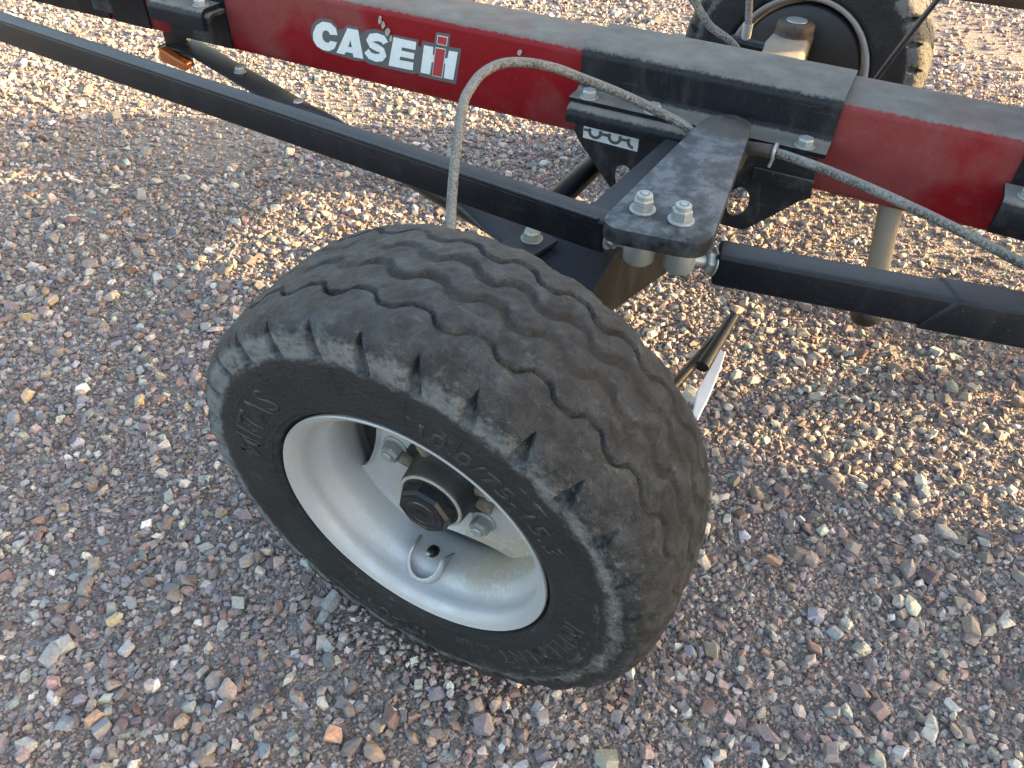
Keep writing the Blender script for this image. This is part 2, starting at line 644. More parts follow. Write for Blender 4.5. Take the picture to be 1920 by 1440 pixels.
def build_ground():
    fx = np.concatenate([[-150, -60, -25, -12, -8], np.arange(-6.0, 3.01, 0.06), [5, 9, 20, 60, 150]])
    fy = np.concatenate([[-150, -60, -20, -8, -3], np.arange(-1.0, 8.01, 0.06), [10, 16, 30, 70, 150]])
    X, Y = np.meshgrid(fx, fy, indexing='ij')
    Z = ghgt(X, Y)
    v = np.stack([X, Y, Z], -1).reshape(-1, 3)
    ny = len(fy)
    i, j = np.meshgrid(np.arange(len(fx) - 1), np.arange(ny - 1), indexing='ij')
    a = (i * ny + j).ravel()
    f = np.stack([a, a + ny, a + ny + 1, a + 1], -1)
    me = bpy.data.meshes.new('ground')
    me.from_pydata(v.tolist(), [], f.tolist())
    for p in me.polygons:
        p.use_smooth = True
    me.materials.append(MAT['ground'])
    o = bpy.data.objects.new('ground', me)
    register(o, None, (0, 0, 0))
    return tag(o, 'reddish brown stony dirt covered with loose crushed gravel', 'ground', kind='structure')


ground = build_ground()

PAL = np.array([(0.215, 0.245, 0.270), (0.255, 0.280, 0.265), (0.300, 0.320, 0.300), (0.165, 0.150, 0.165), (0.150, 0.135, 0.150),
                (0.190, 0.145, 0.135), (0.230, 0.205, 0.190), (0.330, 0.300, 0.250), (0.270, 0.190, 0.150), (0.400, 0.395, 0.370),
                (0.185, 0.195, 0.215), (0.225, 0.170, 0.155), (0.240, 0.235, 0.230), (0.200, 0.190, 0.180), (0.360, 0.325, 0.215)])
PALW = np.array([12, 12, 7, 10, 9, 8, 13, 6, 1.5, 4.5, 11, 3, 13, 12, 0.5], float)
PALW /= PALW.sum()


def stone_template(k, pts):
    r = np.random.default_rng(100 + k)
    bm = bmesh.new()
    C8 = np.array([(a, b, c) for a in (-1, 1) for b in (-1, 1) for c in (-1, 1)], float)
    taper = 1.0 - 0.45 * r.uniform(0, 1) * (C8[:, 2:3] > 0)
    P = C8 * np.concatenate([taper, taper, np.ones((8, 1))], 1) * r.uniform(0.55, 1.0, (8, 3))
    shear = r.uniform(-0.45, 0.45, 2)
    P[:, 0] += shear[0] * P[:, 1]
    P[:, 1] += shear[1] * P[:, 2]
    if pts > 8:
        E_ = r.normal(size=(pts - 8, 3))
        E_ /= np.abs(E_).max(1)[:, None]
        P = np.concatenate([P, E_ * r.uniform(0.9, 1.15, (pts - 8, 1))])
    for p in P:
        bm.verts.new(p.tolist())
    res = bmesh.ops.convex_hull(bm, input=bm.verts[:])
    bmesh.ops.delete(bm, geom=[g for g in res['geom_interior'] if isinstance(g, bmesh.types.BMVert)], context='VERTS')
    bmesh.ops.recalc_face_normals(bm, faces=bm.faces[:])
    bmesh.ops.triangulate(bm, faces=bm.faces[:])
    bm.verts.ensure_lookup_table()
    for i, v in enumerate(bm.verts):
        v.index = i
    V = np.array([v.co[:] for v in bm.verts])
    V -= (V.max(0) + V.min(0)) / 2
    V /= (V.max(0) - V.min(0))
    F = np.array([[v.index for v in f.verts] for f in bm.faces])
    bm.free()
    return V, F


TEMPL = [stone_template(k, 8 if k < 16 else (10 if k < 32 else 15)) for k in range(48)]


def in_view_poly(x, y, m):
    # quadrilateral of ground the camera sees, widened by m metres
    Q = np.array([(-0.892, 0.05), (0.52, 0.78), (0.52, 5.8), (-4.5, 2.75)])
    c = Q.mean(0)
    ok = np.ones(len(x), bool)
    for i in range(4):
        a, b = Q[i], Q[(i + 1) % 4]
        e = (b - a) / np.linalg.norm(b - a)
        ok &= (e[0] * (y - a[1]) - e[1] * (x - a[0])) > -m
    return ok


def build_gravel():
    xs, ys, ss = [], [], []
    # (per m2, smallest, largest, only nearer than)
    for dens, s0, s1, near in ((11000, 0.0042, 0.0080, 2.4), (4600, 0.0076, 0.0120, 4.0), (1500, 0.0115, 0.0175, 99), (350, 0.0175, 0.025, 99), (65, 0.025, 0.034, 99), (2, 0.035, 0.044, 99)):
        A = (5.8 + 1.0) * (6.6 + 0.6)
        n = int(dens * A)
        x = rng.uniform(-5.4, 1.4, n)
        y = rng.uniform(-0.6, 6.6, n)
        ok = in_view_poly(x, y, 0.45) & (np.hypot(x, y) < near)
        # bare patches of dirt
        bare = np.sin(2.1 * x + 0.7 * np.sin(2.9 * y)) + np.sin(2.6 * y + 1.3 * np.sin(1.7 * x) + 2.0)
        keep = rng.uniform(0, 1, n) < np.clip(1.05 - 0.42 * np.clip(bare, 0, 2), 0.22, 1)
        ok &= keep
        x, y = x[ok], y[ok]
        xs.append(x)
        ys.append(y)
        ss.append(rng.uniform(s1 ** -1.2, s0 ** -1.2, len(x)) ** (-1 / 1.2))
    x, y, s = map(np.concatenate, (xs, ys, ss))
    # tyre footprints stay clear of big stones
    foot = (np.abs(x + 0.396) < 0.15) & (np.abs(y - 0.64) < 0.12)
    ok = ~(foot & (s > 0.010))
    x, y, s = x[ok], y[ok], s[ok]
    n = len(x)
    sc = np.stack([s * rng.uniform(1.0, 1.45, n), s * rng.uniform(0.75, 1.1, n), s * rng.uniform(0.45, 0.90, n)], 1)
    yaw = rng.uniform(0, 2 * np.pi, n)
    tx = rng.normal(0, 0.30, n)
    ty = rng.normal(0, 0.30, n)
    cy, sy, cx, sx, cb, sb = np.cos(yaw), np.sin(yaw), np.cos(tx), np.sin(tx), np.cos(ty), np.sin(ty)
    Rz = np.zeros((n, 3, 3)); Rz[:, 0, 0] = cy; Rz[:, 0, 1] = -sy; Rz[:, 1, 0] = sy; Rz[:, 1, 1] = cy; Rz[:, 2, 2] = 1
    Rx = np.zeros((n, 3, 3)); Rx[:, 0, 0] = 1; Rx[:, 1, 1] = cx; Rx[:, 1, 2] = -sx; Rx[:, 2, 1] = sx; Rx[:, 2, 2] = cx
    Ry = np.zeros((n, 3, 3)); Ry[:, 1, 1] = 1; Ry[:, 0, 0] = cb; Ry[:, 0, 2] = sb; Ry[:, 2, 0] = -sb; Ry[:, 2, 2] = cb
    RM = Rz @ Rx @ Ry
    berm = np.exp(-((np.maximum(np.abs(x + 0.396) - 0.12, 0) / 0.05) ** 2 + (np.maximum(np.abs(y - 0.645) - 0.12, 0) / 0.04) ** 2))
    z = ghgt(x, y) + 0.010 * berm + sc[:, 2] * rng.uniform(0.12, 0.42, n) + np.clip(s - 0.010, 0, 1) * 0.12
    ci = rng.choice(len(PAL), n, p=PALW)
    col = PAL[ci] * np.array([1.11, 1.00, 0.95]) * np.exp(rng.normal(-0.02, 0.29, (n, 1))) * rng.uniform(0.95, 1.05, (n, 3))
    small = np.clip((0.014 - s) / 0.007, 0, 1)[:, None] * 0.55
    col = col * (1 - small) + np.array([0.270, 0.205, 0.178]) * np.exp(rng.normal(0, 0.28, (n, 1))) * small
    ti = rng.integers(0, len(TEMPL), n)
    ti[s < 0.0085] %= 16
    mid = (s >= 0.0085) & (s < 0.015)
    ti[mid] = ti[mid] % 32
    # the 300 that show largest become single stones
    vis = in_view_poly(x, y, -0.02)
    dist = np.sqrt(x ** 2 + y ** 2 + 1.235 ** 2)
    hid = (np.abs(x + 0.45) < 0.42) & (y > 0.42) & (y < 1.3)
    show = np.where(vis & ~hid, s / dist, 0)
    top = np.argsort(-show)[:300]
    single = np.zeros(n, bool)
    single[top] = True
    # merged gravel
    VV, FF, CC = [], [], []
    off = 0
    for k, (V, F) in enumerate(TEMPL):
        idx = np.where((ti == k) & ~single)[0]
        if not len(idx):
            continue
        P = V[None] * sc[idx][:, None, :]
        P = np.einsum('nij,nvj->nvi', RM[idx], P) + np.stack([x[idx], y[idx], z[idx]], 1)[:, None, :]
        VV.append(P.reshape(-1, 3))
        FF.append((F[None] + (off + np.arange(len(idx)) * len(V))[:, None, None]).reshape(-1, 3))
        CC.append(np.repeat(col[idx], len(V), axis=0))
        off += len(idx) * len(V)
    V = np.concatenate(VV).astype(np.float32)
    F = np.concatenate(FF).astype(np.int32)
    Cc = np.concatenate(CC)
    me = bpy.data.meshes.new('gravel')
    me.vertices.add(len(V))
    me.vertices.foreach_set('co', V.ravel())
    me.loops.add(F.size)
    me.loops.foreach_set('vertex_index', F.ravel())
    me.polygons.add(len(F))
    me.polygons.foreach_set('loop_start', np.arange(0, F.size, 3, dtype=np.int32))
    me.update(calc_edges=True)
    at = me.attributes.new('col', 'FLOAT_COLOR', 'POINT')
    at.data.foreach_set('color', np.concatenate([Cc, np.ones((len(Cc), 1))], 1).astype(np.float32).ravel())
    me.materials.append(MAT['gravel'])
    me.shade_flat()
    g = bpy.data.objects.new('gravel', me)
    register(g, None, (0, 0, 0))
    tag(g, 'loose grey, tan and purple crushed gravel spread over the dirt', 'gravel', kind='stuff')
    scene['gravel_triangles'] = len(F)
    # single stones share meshes; slightly chamfered
    shared = {}
    for i in top:
        k = int(ti[i])
        if k not in shared:
            Vk, Fk = TEMPL[k]
            bm = bmesh.new()
            vs_ = [bm.verts.new(p) for p in Vk.tolist()]
            for f in Fk:
                bm.faces.new([vs_[q] for q in f])
            bmesh.ops.dissolve_limit(bm, angle_limit=0.30, verts=bm.verts[:], edges=bm.edges[:])
            bmesh.ops.bevel(bm, geom=bm.edges[:], offset=0.03, segments=1, affect='EDGES')
            m2 = bpy.data.meshes.new('stone')
            bm.to_mesh(m2)
            bm.free()
            m2.materials.append(MAT['stone'])
            shared[k] = m2
        o = bpy.data.objects.new('stone', shared[k])
        register(o, ground, (x[i], y[i], z[i] + 0.002))
        o.rotation_mode = 'QUATERNION'
        o.rotation_quaternion = Matrix(RM[i].tolist()).to_quaternion()
        o.scale = sc[i].tolist()
        o.color = (*col[i].tolist(), 1.0)


build_gravel()

# ------------------------------------------------------------------ header trailer
T = empty('header_trailer', (-0.33, 1.62, 0.0))
tag(T, 'red and black header trailer with a silver-rimmed wheel standing on gravel', 'trailer')

BY0, BY1, BZ0, BZ1 = 1.538, 1.702, 0.4895, 0.6745


def rounded_rect(x0, x1, y0, y1, r, seg=5):
    out = []
    for cx, cy, a0 in ((x1 - r, y1 - r, 0), (x0 + r, y1 - r, 90), (x0 + r, y0 + r, 180), (x1 - r, y0 + r, 270)):
        for k in range(seg + 1):
            a = R(a0 + 90 * k / seg)
            out.append((cx + r * math.cos(a), cy + r * math.sin(a)))
    return out


bm = bmesh.new()
prism(bm, rounded_rect(BY0, BY1, BZ0, BZ1, 0.017), 'x', -2.75, 7.6)
beam = mesh_obj('main_beam', tilt(bm), MAT['red'], T, smooth=False)


def flat_poly(name, poly, y, thick, mat, parent):
    bm = bmesh.new()
    prism(bm, poly, 'y', y - thick, y)
    bm.normal_update()
    bmesh.ops.triangulate(bm, faces=[f for f in bm.faces if len(f.verts) > 4])
    return mesh_obj(name, bm, mat, parent)


def strip_poly(line, w):
    L, Rr = [], []
    for i, p in enumerate(line):
        a = line[max(i - 1, 0)]
        b = line[min(i + 1, len(line) - 1)]
        dx, dz = b[0] - a[0], b[1] - a[1]
        l = math.hypot(dx, dz)
        nx, nz = -dz / l, dx / l
        L.append((p[0] + nx * w / 2, p[1] + nz * w / 2))
        Rr.append((p[0] - nx * w / 2, p[1] - nz * w / 2))
    return L + Rr[::-1]


DEC = {
 'back': [(-1.2912, 0.5875), (-1.2857, 0.6045), (-1.2714, 0.62), (-1.2519, 0.6277), (-1.227, 0.6281), (-1.2116, 0.6184), (-1.2074, 0.6079), (-1.1938, 0.6119), (-1.1801, 0.6235), (-1.1494, 0.6234), (-1.1465, 0.6124), (-1.1378, 0.6121), (-1.1243, 0.6223), (-1.0978, 0.6281), (-1.0746, 0.6254), (-1.0603, 0.6199), (-1.0507, 0.6229), (-0.9843, 0.6233), (-0.9866, 0.6085), (-0.9782, 0.6093), (-0.9741, 0.623), (-0.943, 0.6229), (-0.937, 0.6481), (-0.9002, 0.6496), (-0.9051, 0.6221), (-0.8732, 0.6236), (-0.889, 0.5412), (-0.9438, 0.541), (-0.9881, 0.5411), (-0.9898, 0.5473), (-1.0051, 0.5423), (-1.0744, 0.5423), (-1.0985, 0.5433), (-1.1274, 0.5427), (-1.1402, 0.5477), (-1.1699, 0.5437), (-1.2014, 0.5461), (-1.2241, 0.5472), (-1.254, 0.5481), (-1.2761, 0.5554), (-1.2889, 0.5697)],
 'C': [(-1.212, 0.5954), (-1.2142, 0.6103), (-1.2283, 0.6202), (-1.251, 0.6197), (-1.2713, 0.6076), (-1.284, 0.5887), (-1.2866, 0.5719), (-1.2788, 0.5586), (-1.2617, 0.5523), (-1.2426, 0.5528), (-1.2255, 0.5617), (-1.2157, 0.5779), (-1.2357, 0.5781), (-1.2408, 0.5721), (-1.2495, 0.5721), (-1.2569, 0.5773), (-1.2579, 0.5876), (-1.2531, 0.5967), (-1.2436, 0.6015), (-1.2354, 0.5989), (-1.2337, 0.5928)],
 'A1': [(-1.2209, 0.5529), (-1.1794, 0.6167), (-1.1644, 0.6167), (-1.1746, 0.5911), (-1.1838, 0.5733), (-1.1925, 0.5598), (-1.1977, 0.5527)],
 'A2': [(-1.1644, 0.6167), (-1.1498, 0.6171), (-1.1432, 0.5523), (-1.1711, 0.5516), (-1.1722, 0.5602), (-1.1726, 0.5735), (-1.1746, 0.5911)],
 'A3': [(-1.1838, 0.5733), (-1.1726, 0.5735), (-1.1722, 0.5602), (-1.1925, 0.5598)],
 'E': [(-1.0512, 0.618), (-0.9905, 0.6174), (-0.9938, 0.5996), (-1.0304, 0.5991), (-1.0324, 0.5911), (-0.9973, 0.5914), (-1.0, 0.5775), (-1.0365, 0.5773), (-1.0394, 0.5686), (-1.001, 0.5696), (-1.0045, 0.5511), (-1.0714, 0.5501)],
 'H1': [(-0.9697, 0.6142), (-0.9455, 0.6143), (-0.948, 0.5974), (-0.9443, 0.597), (-0.9468, 0.5802), (-0.9514, 0.5801), (-0.958, 0.5505), (-0.9833, 0.5504)],
 'H2': [(-0.9046, 0.6137), (-0.8818, 0.6144), (-0.8957, 0.5499), (-0.9205, 0.5498), (-0.9151, 0.5826), (-0.9179, 0.5831), (-0.9154, 0.5957), (-0.9093, 0.5958)],
 'D': [(-0.9317, 0.641), (-0.9081, 0.641), (-0.9115, 0.6243), (-0.9345, 0.6244)],
 'I': [(-0.9382, 0.6136), (-0.9139, 0.6144), (-0.9267, 0.5504), (-0.9509, 0.5504)]}
S_LINE = [(-1.0755, 0.6000), (-1.0801, 0.6085), (-1.0970, 0.6105), (-1.1133, 0.6062), (-1.1200, 0.5972), (-1.1160, 0.5905), (-1.1003, 0.5862), (-1.0864, 0.5811), (-1.0840, 0.5731), (-1.0915, 0.5649), (-1.1081, 0.5612), (-1.1234, 0.5639), (-1.1312, 0.5733)]


def grow(poly, d):
    cx = sum(p[0] for p in poly) / len(poly)
    cz = sum(p[1] for p in poly) / len(poly)
    return [(p[0] + math.copysign(d, p[0] - cx), p[1] + math.copysign(d, p[1] - cz)) for p in poly]


dec = flat_poly('brand_decal', DEC['back'], BY0 - 0.0002, 0.0005, MAT['decal_grey'], beam)
bm = bmesh.new()
for k in ('C', 'A1', 'A2', 'A3', 'E', 'H1', 'H2'):
    prism(bm, DEC[k], 'y', BY0 - 0.0014, BY0 - 0.0008)
prism(bm, strip_poly(S_LINE, 0.0180), 'y', BY0 - 0.0014, BY0 - 0.0008)
prism(bm, grow(DEC['D'], 0.0016), 'y', BY0 - 0.0014, BY0 - 0.0008)
prism(bm, grow(DEC['I'], 0.0014), 'y', BY0 - 0.0014, BY0 - 0.0008)
bm.normal_update()
bmesh.ops.triangulate(bm, faces=[f for f in bm.faces if len(f.verts) > 4])
mesh_obj('decal_lettering', bm, MAT['decal_white'], beam)
bm = bmesh.new()
prism(bm, DEC['D'], 'y', BY0 - 0.0020, BY0 - 0.0015)
prism(bm, DEC['I'], 'y', BY0 - 0.0020, BY0 - 0.0015)
mesh_obj('decal_emblem', bm, MAT['decal_red'], beam)
# dried mud splashes on the beam face
for (cx, cz, w, hh) in ((-1.084, 0.650, 0.006, 0.013), (-1.076, 0.640, 0.006, 0.010), (-1.066, 0.627, 0.009, 0.011), (-1.058, 0.614, 0.005, 0.009), (-0.728, 0.642, 0.006, 0.008)):
    poly = []
    for k in range(13):
        a = 2 * math.pi * k / 13
        q = random.uniform(0.65, 1.0)
        poly.append((cx + w * q * math.cos(a) + 0.3 * w * math.sin(a), cz + hh * q * math.sin(a)))
    flat_poly('mud_splash', poly, BY0 - 0.0021, 0.0012, MAT['chip'], beam)

# clamp sleeve: folded plate over the beam with a turned-out flange
sx0, sx1 = -0.583, -0.060
SY = 1.530


def folded_plate(prof, th):
    """offset a 2D open polyline (y,z) to a closed strip of thickness th."""
    return strip_poly(prof, th)


def arc(cy, cz, r, a0, a1, n=5):
    return [(cy + r * math.cos(R(a0 + (a1 - a0) * k / n)), cz + r * math.sin(R(a0 + (a1 - a0) * k / n))) for k in range(n + 1)]


th = 0.008
prof = [(1.474, 0.594), (1.515, 0.594)] + arc(1.519, 0.606, 0.012, 270, 360, 4) + [(1.531, 0.61)]
prof = [(1.474, 0.593)] + [(1.510, 0.593)] + arc(1.514, 0.613, 0.020, -90, 0, 5)
prof += arc(1.534 + 0.018, 0.661, 0.018, 180, 90, 6) + arc(1.690, 0.661, 0.018, 90, 0, 6) + [(1.708, 0.613)] + [(1.728, 0.593), (1.77, 0.593)]
bm = bmesh.new()
prism(bm, folded_plate(prof, th), 'x', sx0, sx1)
sleeve = mesh_obj('clamp_sleeve', tilt(bm), MAT['black'], T)
# lower cradle: flange with rounded nose and lip, front
bm = bmesh.new()
prof = [(1.519, 0.5835), (1.468, 0.5835)] + arc(1.468, 0.5685, 0.015, 90, 180, 5) + [(1.453, 0.556)]
prism(bm, folded_plate(prof, 0.009), 'x', sx0 + 0.006, -0.20)
cradle = mesh_obj('cradle_flange', tilt(bm), MAT['black'], T)
for bx in (-0.545, -0.405, -0.103):
    add_bolt(sleeve, (bx, 1.492, 0.5975 - 0.008 * (bx + 0.6)), 0.0155, 0.016)
# gusset plate with two oval holes
def plate_with_holes(outer, holes, y0, y1):
    bm = bmesh.new()
    loops = []
    geom = []
    for lp in [outer] + holes:
        vsx = [bm.verts.new((p[0], y0, p[1])) for p in lp]
        es = [bm.edges.new((vsx[i], vsx[(i + 1) % len(vsx)])) for i in range(len(vsx))]
        geom += es
    res = bmesh.ops.triangle_fill(bm, use_beauty=True, use_dissolve=False, edges=geom)
    faces = [g for g in res['geom'] if isinstance(g, bmesh.types.BMFace)]
    ext = bmesh.ops.extrude_face_region(bm, geom=faces)
    bmesh.ops.translate(bm, verts=[g for g in ext['geom'] if isinstance(g, bmesh.types.BMVert)], vec=(0, y1 - y0, 0))
    return bm


def oval(cx, cz, rx, rz, rot, n=20):
    out = []
    for k in range(n):
        a = 2 * math.pi * k / n
        px, pz = rx * math.cos(a), rz * math.sin(a)
        out.append((cx + px * math.cos(rot) - pz * math.sin(rot), cz + px * math.sin(rot) + pz * math.cos(rot)))
    return out


outer = [(-0.574, 0.575), (-0.574, 0.514), (-0.555, 0.488), (-0.484, 0.411), (-0.455, 0.388), (-0.179, 0.388), (-0.168, 0.393), (-0.082, 0.482), (-0.064, 0.494), (-0.074, 0.575)]
bm = plate_with_holes(outer, [oval(-0.200, 0.447, 0.022, 0.034, -0.1), oval(-0.452, 0.432, 0.022, 0.034, 0.1)], 1.500, 1.510)
gusset = mesh_obj('gusset_plate', tilt(bm), MAT['black_gusset'], T)
# front of the gusset: welded doubler strip
bm = box_bm(-0.185, -0.066, 1.492, 1.4995, 0.505, 0.532, 0.002)
mesh_obj('doubler_strip', tilt(bm), MAT['black_gusset'], gusset)
# rear gusset
bm = plate_with_holes(outer, [oval(-0.200, 0.447, 0.022, 0.034, -0.1), oval(-0.452, 0.432, 0.022, 0.034, 0.1)], 1.730, 1.740)
mesh_obj('gusset_plate', tilt(bm), MAT['black_gusset'], T)

# chain sticker on the gusset
st = flat_poly('chain_sticker', [(-0.5534, 0.5302), (-0.4286, 0.5288), (-0.4283, 0.501), (-0.5532, 0.5047)], 1.4998, 0.0006, MAT['decal_white'], gusset)
bm = bmesh.new()
yy0, yy1 = 1.4986, 1.4990
for cx, cz in ((-0.5265, 0.5218), (-0.4815, 0.5205), (-0.4380, 0.5190)):
    last = 0 if cx > -0.44 else 38
    pts = [(cx + 0.0125 * math.cos(R(a)), cz + 0.0115 * math.sin(R(a))) for a in np.linspace(150 if last else 150, 390 if last else 268, 20)]
    prism(bm, strip_poly(pts, 0.0066), 'y', yy0, yy1)
for (x0, x1, z) in ((-0.5520, -0.5400, 0.5235), (-0.5125, -0.4955, 0.5218), (-0.4680, -0.4515, 0.5204)):
    prism(bm, [(x0, z - 0.003), (x1, z - 0.003), (x1, z + 0.003), (x0, z + 0.003)], 'y', yy0 - 0.0004, yy0 - 0.0001)
bm.normal_update()
bmesh.ops.triangulate(bm, faces=[f for f in bm.faces if len(f.verts) > 4])
mesh_obj('chain_symbol', bm, MAT['decal_grey'], gusset)

# steering arm
def smooth_poly(pts, r, n=5):
    out = []
    m = len(pts)
    for i in range(m):
        p0, p1, p2 = Vector(pts[i - 1]), Vector(pts[i][:2]), Vector(pts[(i + 1) % m])
        rr = r[i] if isinstance(r, (list, tuple)) else r
        a = (p0 - p1).normalized()
        b = (p2 - p1).normalized()
        for k in range(n + 1):
            t = k / n
            q = (p1 + a * rr) * (1 - t) ** 2 + p1 * 2 * t * (1 - t) + (p1 + b * rr) * t * t
            out.append((q.x, q.y))
    return out


arm_out = smooth_poly([(-0.332, 0.990), (-0.158, 1.012), (-0.202, 1.462), (-0.216, 1.492), (-0.247, 1.505), (-0.279, 1.486), (-0.295, 1.452)], [0.045, 0.045, 0.016, 0.016, 0.016, 0.016, 0.016])
bm = bmesh.new()
prism(bm, arm_out, 'z', 0.592, 0.620)
bmesh.ops.recalc_face_normals(bm, faces=bm.faces[:])
bevel_all(bm, 0.002, 2, 0.9)
arm = mesh_obj('steering_arm', bm, MAT['black_arm'], T)
for bx, by in ((-0.283, 1.068), (-0.2195, 1.066)):
    add_bolt(arm, (bx, by, 0.6203), 0.0165, 0.023, 'nut', name='lock_nut')
bm = bmesh.new()
prism(bm, [(-0.390, 1.128), (-0.300, 1.118), (-0.268, 1.44), (-0.357, 1.44)], 'z', 0.551, 0.570)
bevel_all(bm, 0.002, 2, 0.9)
mesh_obj('lower_arm', bm, MAT['black_rail'], T)
# pivot boss
MZ = Matrix.Rotation(R(90), 4, 'X')      # local Y -> world Z
def zcyl(x, y, prof, seg=28):
    M = Matrix.Translation((x, y, 0)) @ Matrix.Rotation(R(90), 4, 'X')
    bm, rings = lathe_bm(prof, M, seg)
    bm.faces.new(rings[0])
    bm.faces.new(rings[-1])
    return bm


boss = mesh_obj('pivot_boss', zcyl(-0.238, 1.432, [(0.50, 0.030), (0.545, 0.030), (0.55, 0.040), (0.585, 0.046), (0.5915, 0.044)]), MAT['brown'], T, smooth=True)
# ball joints with side studs and nuts
for (bx, by, ex, ey, ez) in ((-0.2765, 1.064, -0.345, 1.081, 0.553), (-0.2110, 1.073, -0.150, 1.108, 0.540)):
    bj = mesh_obj('ball_joint', zcyl(bx, by, [(0.528, 0.012), (0.529, 0.020), (0.535, 0.0255), (0.568, 0.0265), (0.581, 0.024), (0.591, 0.018)]), MAT['zinc'], T, smooth=True)
    p_, q_ = Vector((bx, by, 0.550)), Vector((ex, ey, ez))
    mesh_obj('threaded_stud', tube_bm([p_, q_], 0.0105, 14), MAT['zinc'], bj, smooth=True)
    dd = (p_ - q_).normalized()
    add_bolt(bj, q_ + dd * 0.014, 0.0190, 0.014, 'bolt', axis=dd, name='jam_nut')

# drag link (left) and tie rod (right): rectangular tubes
bm = bar_bm((-0.333, 1.082, 0.584), (-2.75, 1.325, 0.588), 0.046, 0.060, 0.006)
drag = mesh_obj('drag_link', bm, MAT['black_rail'], T)
# rolled lip along the top of the drag link
bm = bar_bm((-0.352, 1.0635, 0.5872), (-2.75, 1.3055, 0.5912), 0.009, 0.006, 0.002)
mesh_obj('rolled_lip', bm, MAT['black_rail'], drag)
bm = bar_bm((-0.160, 1.1105, 0.566), (0.80, 1.268, 0.560), 0.054, 0.060, 0.008)
tie = mesh_obj('tie_rod', bm, MAT['black_rail'], T)
# heavier sleeve welded over the tie rod
bm = bmesh.new()
d = (Vector((0.80, 1.268, 0)) - Vector((-0.150, 1.112, 0))).normalized()
s = Vector((d.y, -d.x, 0))
base = Vector((0.152, 1.1615, 0.564))
prof = [(-0.031, 0.003), (0.0315, 0.003), (0.0315, -0.063), (-0.031, -0.063)]
a = [bm.verts.new(base + d * (0.0 if pz > 0 else 0.0) + s * px + Vector((0, 0, pz)) + d * (0.02 if px < 0 else (0.0 if pz < 0 else 0.045))) for px, pz in prof]
b = [bm.verts.new(base + d * 0.7 + s * px + Vector((0, 0, pz))) for px, pz in prof]
bm.faces.new(a)
bm.faces.new(b[::-1])
for i in range(4):
    j = (i + 1) % 4
    bm.faces.new((a[i], b[i], b[j], a[j]))
bmesh.ops.recalc_face_normals(bm, faces=bm.faces[:])
bevel_all(bm, 0.007, 3)
mesh_obj('rod_sleeve', bm, MAT['black_rail'], tie)

# axle brace: pipe with flattened bolted ends
p0, p1 = Vector((-1.86, 1.632, 0.452)), Vector((-0.480, 1.127, 0.452))
N = 60


def flat_r(t):
    # half widths (horizontal, vertical) along the pipe
    w = 0.034
    e0 = min(max((t - 0.36) / 0.16, 0), 1)
    e1 = min(max((0.95 - t) / 0.10, 0), 1)
    k = min(e0, e1)
    k = k * k * (3 - 2 * k)
    return (0.038 - 0.012 * k, 0.006 + 0.020 * k)


pts = [p0.lerp(p1, i / N) - Vector((0, 0, 0.02 * (1 if 0.36 < i / N < 0.93 else 0) * 0)) for i in range(N + 1)]
brace = mesh_obj('brace_pipe', tube_bm(pts, flat_r, 22), MAT['black_rail'], T, smooth=True)
for q in ((-1.812, 1.615), (-1.523, 1.512), (-1.258, 1.415)):
    add_bolt(brace, (q[0], q[1], 0.4575), 0.0125, 0.014)
# second brace running back under the beam
bm = tube_bm([(-0.548, 1.70, 0.400), (-0.572, 1.40, 0.388), (-0.590, 1.16, 0.378), (-0.585, 1.02, 0.372)], 0.026, 18)
mesh_obj('brace_pipe', bm, MAT['black_rail'], T, smooth=True)
# axle end plate with bolt
bm = bmesh.new()
prism(bm, [(-0.545, 1.095), (-0.480, 1.060), (-0.455, 1.150), (-0.515, 1.180)], 'z', 0.459, 0.467)
axp = mesh_obj('axle_plate', bm, MAT['black_rail'], T)
add_bolt(axp, (-0.500, 1.132, 0.4672), 0.0165, 0.019)

# axle: tapered box arm, spindle tube
bm = bmesh.new()


def sect(cx, cy, w, z0, z1, ang):
    ca, sa = math.cos(ang), math.sin(ang)
    return [bm.verts.new((cx + a * w / 2 * ca, cy + a * w / 2 * sa, z)) for a, z in ((-1, z0), (1, z0), (1, z1), (-1, z1))]


A0 = sect(-0.412, 1.045, 0.145, 0.400, 0.452, -0.22)
A1 = sect(-0.422, 1.21, 0.145, 0.300, 0.450, -0.22)
A2 = sect(-0.366, 1.407, 0.150, 0.300, 0.448, -0.22)
A3 = sect(-0.335, 1.62, 0.150, 0.335, 0.446, 0.0)
A4 = sect(-0.300, 2.40, 0.140, 0.350, 0.445, 0.0)
bm.faces.new(A0)
bm.faces.new(A4[::-1])
for P, Q in ((A0, A1), (A1, A2), (A2, A3), (A3, A4)):
    for i in range(4):
        j = (i + 1) % 4
        bm.faces.new((P[i], P[j], Q[j], Q[i]))
bmesh.ops.recalc_face_normals(bm, faces=bm.faces[:])
bevel_all(bm, 0.008, 2, 0.6)
axle = mesh_obj('axle_beam', bm, MAT['axle'], T)
bm = tube_bm([(-0.396, 1.05, 0.385), (-0.396, 0.62, 0.366)], 0.036, 20)
mesh_obj('spindle', bm, MAT['axle'], T, smooth=True)
bm = tube_bm([(-0.283, 2.39, 0.392), (-0.265, 2.68, 0.366)], 0.036, 20)
mesh_obj('spindle', bm, MAT['axle'], T, smooth=True)
